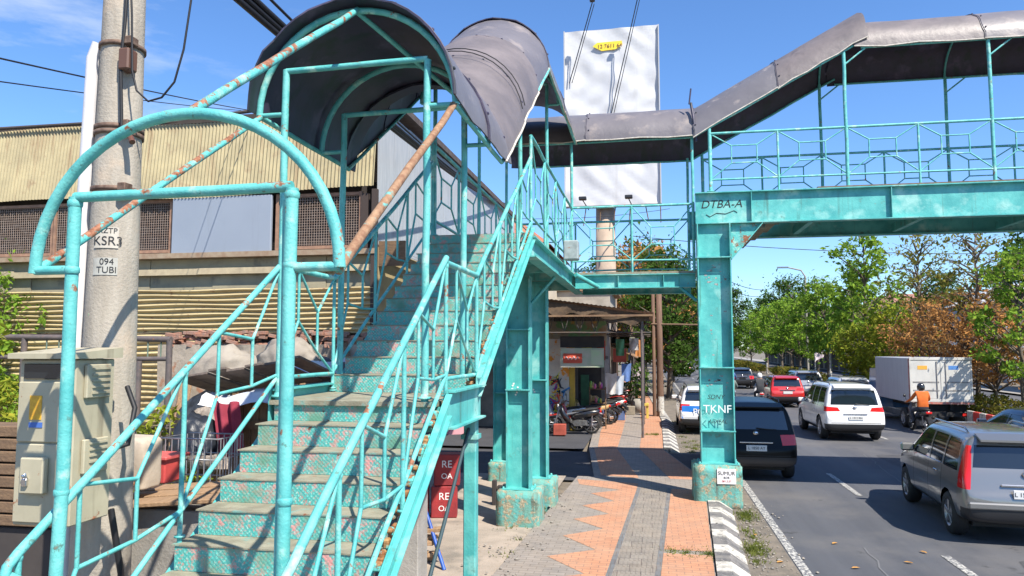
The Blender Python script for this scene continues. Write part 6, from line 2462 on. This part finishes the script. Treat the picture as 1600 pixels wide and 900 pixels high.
def motorbike(name, label, loc, rz, bodyc, group=None, box=False):
    t = thing(name, label, 'motorbike', loc, group, rz, local=True)
    r_ = .285
    for y, nm in ((0, 'rear'), (1.25, 'front')):
        m_ = MB()
        m_.lathe([(r_ * .78, -.045), (r_ * .93, -.05), (r_, -.02), (r_, .02), (r_ * .93, .05), (r_ * .78, .045), (r_ * .78, -.045)], (0, y, r_), 'x', 26)
        wl = m_.build('wheel', black, t)
        m_ = MB()
        m_.lathe([(.0, -.05), (.05, -.05), (.06, 0), (.05, .05), (0, .05)], (0, y, r_), 'x', 12)
        for k in range(8):
            a = k * PI / 4
            m_.tube([(0, y, r_), (0, y + math.cos(a) * r_ * .79, r_ + math.sin(a) * r_ * .79)], .010, 5)
        m_.build('rim', alloy, wl)
    m_ = MB()
    m_.prism([(-.25, .66), (.0, .58), (.45, .50), (.62, .42), (.70, .52), (.60, .66), (.1, .78), (-.30, .80)], -.13, .13, .25, smooth=True)
    m_.build('tail_fairing', bodyc, t)
    m_ = MB()
    m_.prism([(.70, .34), (.86, .36), (1.04, .62), (1.13, .90), (1.02, 1.02), (.88, .70), (.72, .50)], -.19, .19, .3, smooth=True)
    m_.build('front_fairing', bodyc, t)
    m_ = MB()
    m_.prism([(-.20, .795), (.50, .72), (.66, .70), (.62, .76), (.40, .79), (.05, .86), (-.22, .87)], -.125, .125, .2, smooth=True)
    m_.build('seat', black, t)
    m_ = MB()
    m_.prism([(.12, .26), (.62, .22), (.72, .36), (.55, .50), (.15, .44)], -.12, .12, .25)
    m_.tube([(-.05, .13, .0), ], .01) if False else None
    m_.build('engine', mat('engine metal', (.16, .16, .16), (.08, .08, .08), 14, .5, metal=.5), t)
    for s_ in (-1, 1):
        m_ = MB()
        m_.tube([(s_ * .075, 1.25, r_), (s_ * .075, 1.05, .92)], .024, 8)
        m_.build('fork', alloy, t)
        m_ = MB()
        m_.tube([(s_ * .08, 0, r_), (s_ * .11, -.02, .68)], .022, 8)
        m_.build('shock_absorber', alloy, t)
        m_ = MB()
        m_.tube([(s_ * .26, .93, 1.06), (s_ * .30, .96, 1.22)], .008, 5)
        m_.lathe([(0, 0), (.055, 0), (.05, .02), (0, .03)], (s_ * .32, .97, 1.26), 'y', 12)
        m_.build('mirror', blackpl, t)
        m_ = MB()
        m_.tube([(0, 1.02, 1.0), (s_ * .20, .97, 1.04), (s_ * .33, .88, 1.02)], .016, 8)
        m_.build('handlebar', blackpl, t)
    m_ = MB()
    m_.tube([(.13, .45, .26), (.15, .1, .25), (.16, -.28, .36)], [.02, .03, .045], 8)
    m_.build('exhaust', alloy, t)
    m_ = MB()
    m_.prism([(1.0, .48), (1.22, .60), (1.50, .56), (1.56, .44), (1.48, .52), (1.22, .55), (1.05, .46)], -.07, .07)
    m_.build('front_mudguard', bodyc, t)
    m_ = MB()
    m_.prism([(-.40, .52), (-.22, .62), (-.1, .60), (-.2, .56), (-.42, .40)], -.07, .07)
    m_.build('rear_mudguard', blackpl, t)
    m_ = MB()
    m_.bbox(-.10, .10, -.33, -.27, .70, .78, .02)
    m_.build('tail_light', red_lamp, t)
    m_ = MB()
    m_.bbox(-.10, .10, -.40, -.385, .44, .54, .004)
    m_.build('number_plate', plate_k, t)
    m_ = MB()
    m_.bbox(-.09, .09, 1.10, 1.15, .86, .98, .03)
    m_.build('headlight', white_lens, t)
    return t


def rider(label, loc, rz, jacket, trousers, helmet, group=None, s=1.0):
    # seated body grown from a joint skeleton in one surface; hips at y 0.2, z 0.86, facing +y
    J = {'pel': (0, .18, .88), 'wai': (0, .20, 1.05), 'che': (0, .25, 1.28), 'nek': (0, .27, 1.46), 'hea': (0, .30, 1.58)}
    rad = {'pel': (.165, .14), 'wai': (.15, .115), 'che': (.185, .13), 'nek': (.065, .065), 'hea': (.09, .10)}
    E_ = [('pel', 'wai'), ('wai', 'che'), ('che', 'nek'), ('nek', 'hea')]
    for sg, nm in ((-1, 'l'), (1, 'r')):
        J[nm + 'sh'] = (sg * .185, .26, 1.40)
        rad[nm + 'sh'] = (.075, .075)
        J[nm + 'el'] = (sg * .30, .42, 1.16)
        rad[nm + 'el'] = (.055, .055)
        J[nm + 'wr'] = (sg * .30, .80, 1.06)
        rad[nm + 'wr'] = (.038, .038)
        J[nm + 'ha'] = (sg * .30, .91, 1.045)
        rad[nm + 'ha'] = (.042, .03)
        E_ += [('che', nm + 'sh'), (nm + 'sh', nm + 'el'), (nm + 'el', nm + 'wr'), (nm + 'wr', nm + 'ha')]
        J[nm + 'hi'] = (sg * .11, .24, .85)
        rad[nm + 'hi'] = (.10, .10)
        J[nm + 'kn'] = (sg * .20, .66, .74)
        rad[nm + 'kn'] = (.068, .068)
        J[nm + 'an'] = (sg * .19, .56, .36)
        rad[nm + 'an'] = (.045, .045)
        J[nm + 'to'] = (sg * .19, .74, .31)
        rad[nm + 'to'] = (.045, .035)
        E_ += [('pel', nm + 'hi'), (nm + 'hi', nm + 'kn'), (nm + 'kn', nm + 'an'), (nm + 'an', nm + 'to')]
    ks = list(J)
    me = bpy.data.meshes.new('tmp')
    me.from_pydata([J[k] for k in ks], [(ks.index(a), ks.index(b_)) for a, b_ in E_], [])
    ob = bpy.data.objects.new('tmp', me)
    COL.objects.link(ob)
    md = ob.modifiers.new('skin', 'SKIN')
    for i, k in enumerate(ks):
        sv = me.skin_vertices[0].data[i]
        sv.radius = rad[k]
        sv.use_root = (k == 'pel')
    m2 = ob.modifiers.new('sub', 'SUBSURF')
    m2.levels = m2.render_levels = 2
    dg = bpy.context.evaluated_depsgraph_get()
    dg.update()
    mm = bpy.data.meshes.new_from_object(ob.evaluated_get(dg))
    bpy.data.objects.remove(ob)
    skin = MATS.get('skin') or mat('skin', (.28, .15, .09), rough=.55)
    for m_ in (jacket, trousers, skin, MATS.get('black rubber')):
        mm.materials.append(m_)
    for p in mm.polygons:
        c_ = p.center
        i = 0
        if c_.z < .92 and c_.y < .75:
            i = 1
        if c_.z < .40:
            i = 3
        if c_.z > 1.46 or (c_.y > .80 and c_.z > .9):
            i = 2
        p.material_index = i
        p.use_smooth = True
    mm.name = 'person'
    o = bpy.data.objects.new('person', mm)
    COL.objects.link(o)
    o.location = loc
    o.rotation_euler = (0, 0, rz)
    o.scale = (s, s, s)
    tag(o, label, 'person', group)
    ORG[o.name] = Vector((0, 0, 0))
    b = MB()
    b.lathe([(0, .155), (.06, .145), (.105, .10), (.128, .03), (.128, -.03), (.118, -.09), (.09, -.10)], (0, .30, 1.60), n=20)
    b.build('helmet', helmet, o)
    b = MB()
    for sg in (-1, 1):
        for f in range(4):
            b.tube([(sg * (.272 + .018 * f), .915, 1.055), (sg * (.272 + .018 * f), .955, 1.04), (sg * (.272 + .018 * f), .945, 1.012), (sg * (.272 + .018 * f), .915, 1.005)], .0095, 5)
        b.tube([(sg * .262, .89, 1.04), (sg * .255, .92, 1.015)], .011, 5)
    b.build('fingers', skin, o)
    return o


mb_blk = car_paint('bike black', (.012, .012, .014))
mb_red = car_paint('bike red', (.40, .03, .02))
mb_wht = car_paint('bike white', (.6, .6, .6))
mb_tan = car_paint('bike tan', (.45, .30, .12))
hm_k = mat('black helmet', (.015, .015, .017), rough=.25, coat=.8)
hm_w = mat('white helmet', (.65, .65, .65), rough=.25, coat=.8)
jk_o = mat('orange jacket', (.62, .13, .015), (.50, .10, .01), 5, .8, bump=.3, bscale=12)
jk_k = mat('dark jacket', (.03, .035, .04), (.05, .05, .055), 5, .8)
jk_g = mat('grey green shirt', (.16, .19, .17), rough=.8)
jk_b = mat('blue shirt', (.06, .12, .30), rough=.8)
jeans = mat('dark trousers', (.03, .035, .05), rough=.85)
motorbike('motorbike', 'black motorbike under the orange-jacketed rider', (9.45, 28.3, 0), R(2), mb_blk, 'motorbikes being ridden')
rider('rider in a bright orange jacket and black helmet behind the truck', (9.45, 28.3, 0), R(2), jk_o, jeans, hm_k)
motorbike('motorbike', 'motorbike of the dark rider left of the red car', (5.35, 38.2, 0), R(0), mb_wht, 'motorbikes being ridden')
rider('rider in dark clothes with white helmet left of the red car', (5.35, 38.2, 0), R(0), jk_k, jeans, hm_w)
motorbike('motorbike', 'white motorbike just right of the main column', (3.75, 36.2, 0), R(0), mb_wht, 'motorbikes being ridden')
rider('rider in a grey green shirt just right of the main column', (3.75, 36.2, 0), R(0), jk_g, jeans, hm_w)
motorbike('motorbike', 'motorbike ridden ahead in the middle of the road', (4.9, 47, 0), R(0), mb_red, 'motorbikes being ridden')
rider('rider in a blue shirt further ahead near the far cars', (4.9, 47, 0), R(0), jk_b, jeans, hm_k)
# parked bikes by the shops
for x, y, rz, bc, lab in ((-1.95, 25.2, 96, mb_blk, 'black motorbike parked nearest, side-on across the pavement'), (-2.05, 26.3, 110, mb_red, 'red and black motorbike parked right behind the nearest one'), (-1.75, 27.5, 118, mb_tan, 'motorbike with tan panels parked third in the row'), (-1.45, 28.9, 60, mb_blk, 'black motorbike parked fourth in the row, turned to the road'), (-1.35, 31.0, 70, mb_blk, 'dark motorbike parked by the pale blue shirt'), (-1.3, 33.3, 75, mb_red, 'red motorbike parked just before the second canopy'), (-2.5, 25.9, 84, mb_wht, 'white and black motorbike half hidden behind the nearest one'), (-1.55, 28.2, 112, mb_blk, 'black motorbike squeezed between the third and fourth in the row'), (-1.25, 30.0, 66, mb_wht, 'pale motorbike parked facing the road by the goods rack'), (-1.2, 35.2, 80, mb_blk, 'black motorbike parked under the second canopy'), (-1.25, 37.2, 75, mb_red, 'red motorbike parked farthest, under the second canopy')):
    motorbike('motorbike', lab, (x, y, .12), R(rz), bc, 'motorbikes parked by the shops')
PK = lump('helmet_box', 'tan parcel lashed on the third parked motorbike', 'parcel', (-2.0, 27.4, 1.06), .18, .22, .2, mat('tan wrap', (.48, .32, .13), (.40, .25, .10), 6, .8), 77, .15)

# fallen leaves on the asphalt
lf = mat('fallen leaf', (.45, .24, .05), (.35, .16, .04), 30, .8)
for i, (x, y) in enumerate(((2.75, 12.3), (2.72, 11.0), (3.5, 11.4), (2.78, 10.3), (3.9, 12.0), (2.0, 9.9), (1.62, 12.6), (1.75, 11.1))):
    b = MB()
    a = rnd.uniform(0, 6.28)
    M_ = Matrix.Translation((x, y, .012)) @ Matrix.Rotation(a, 4, 'Z')
    pts = [(-.06, 0, .004), (-.02, .028, .014), (.035, .022, .012), (.07, 0, .004), (.035, -.022, .016), (-.02, -.028, .012)]
    b.add([M_ @ Vector(p) for p in pts], [(0, 5, 4, 3), (0, 3, 2, 1)])
    tag(b.build('fallen_leaf', lf, fixn=False), 'dry orange leaf lying on the near asphalt', 'leaf', 'fallen leaves on the near lane')
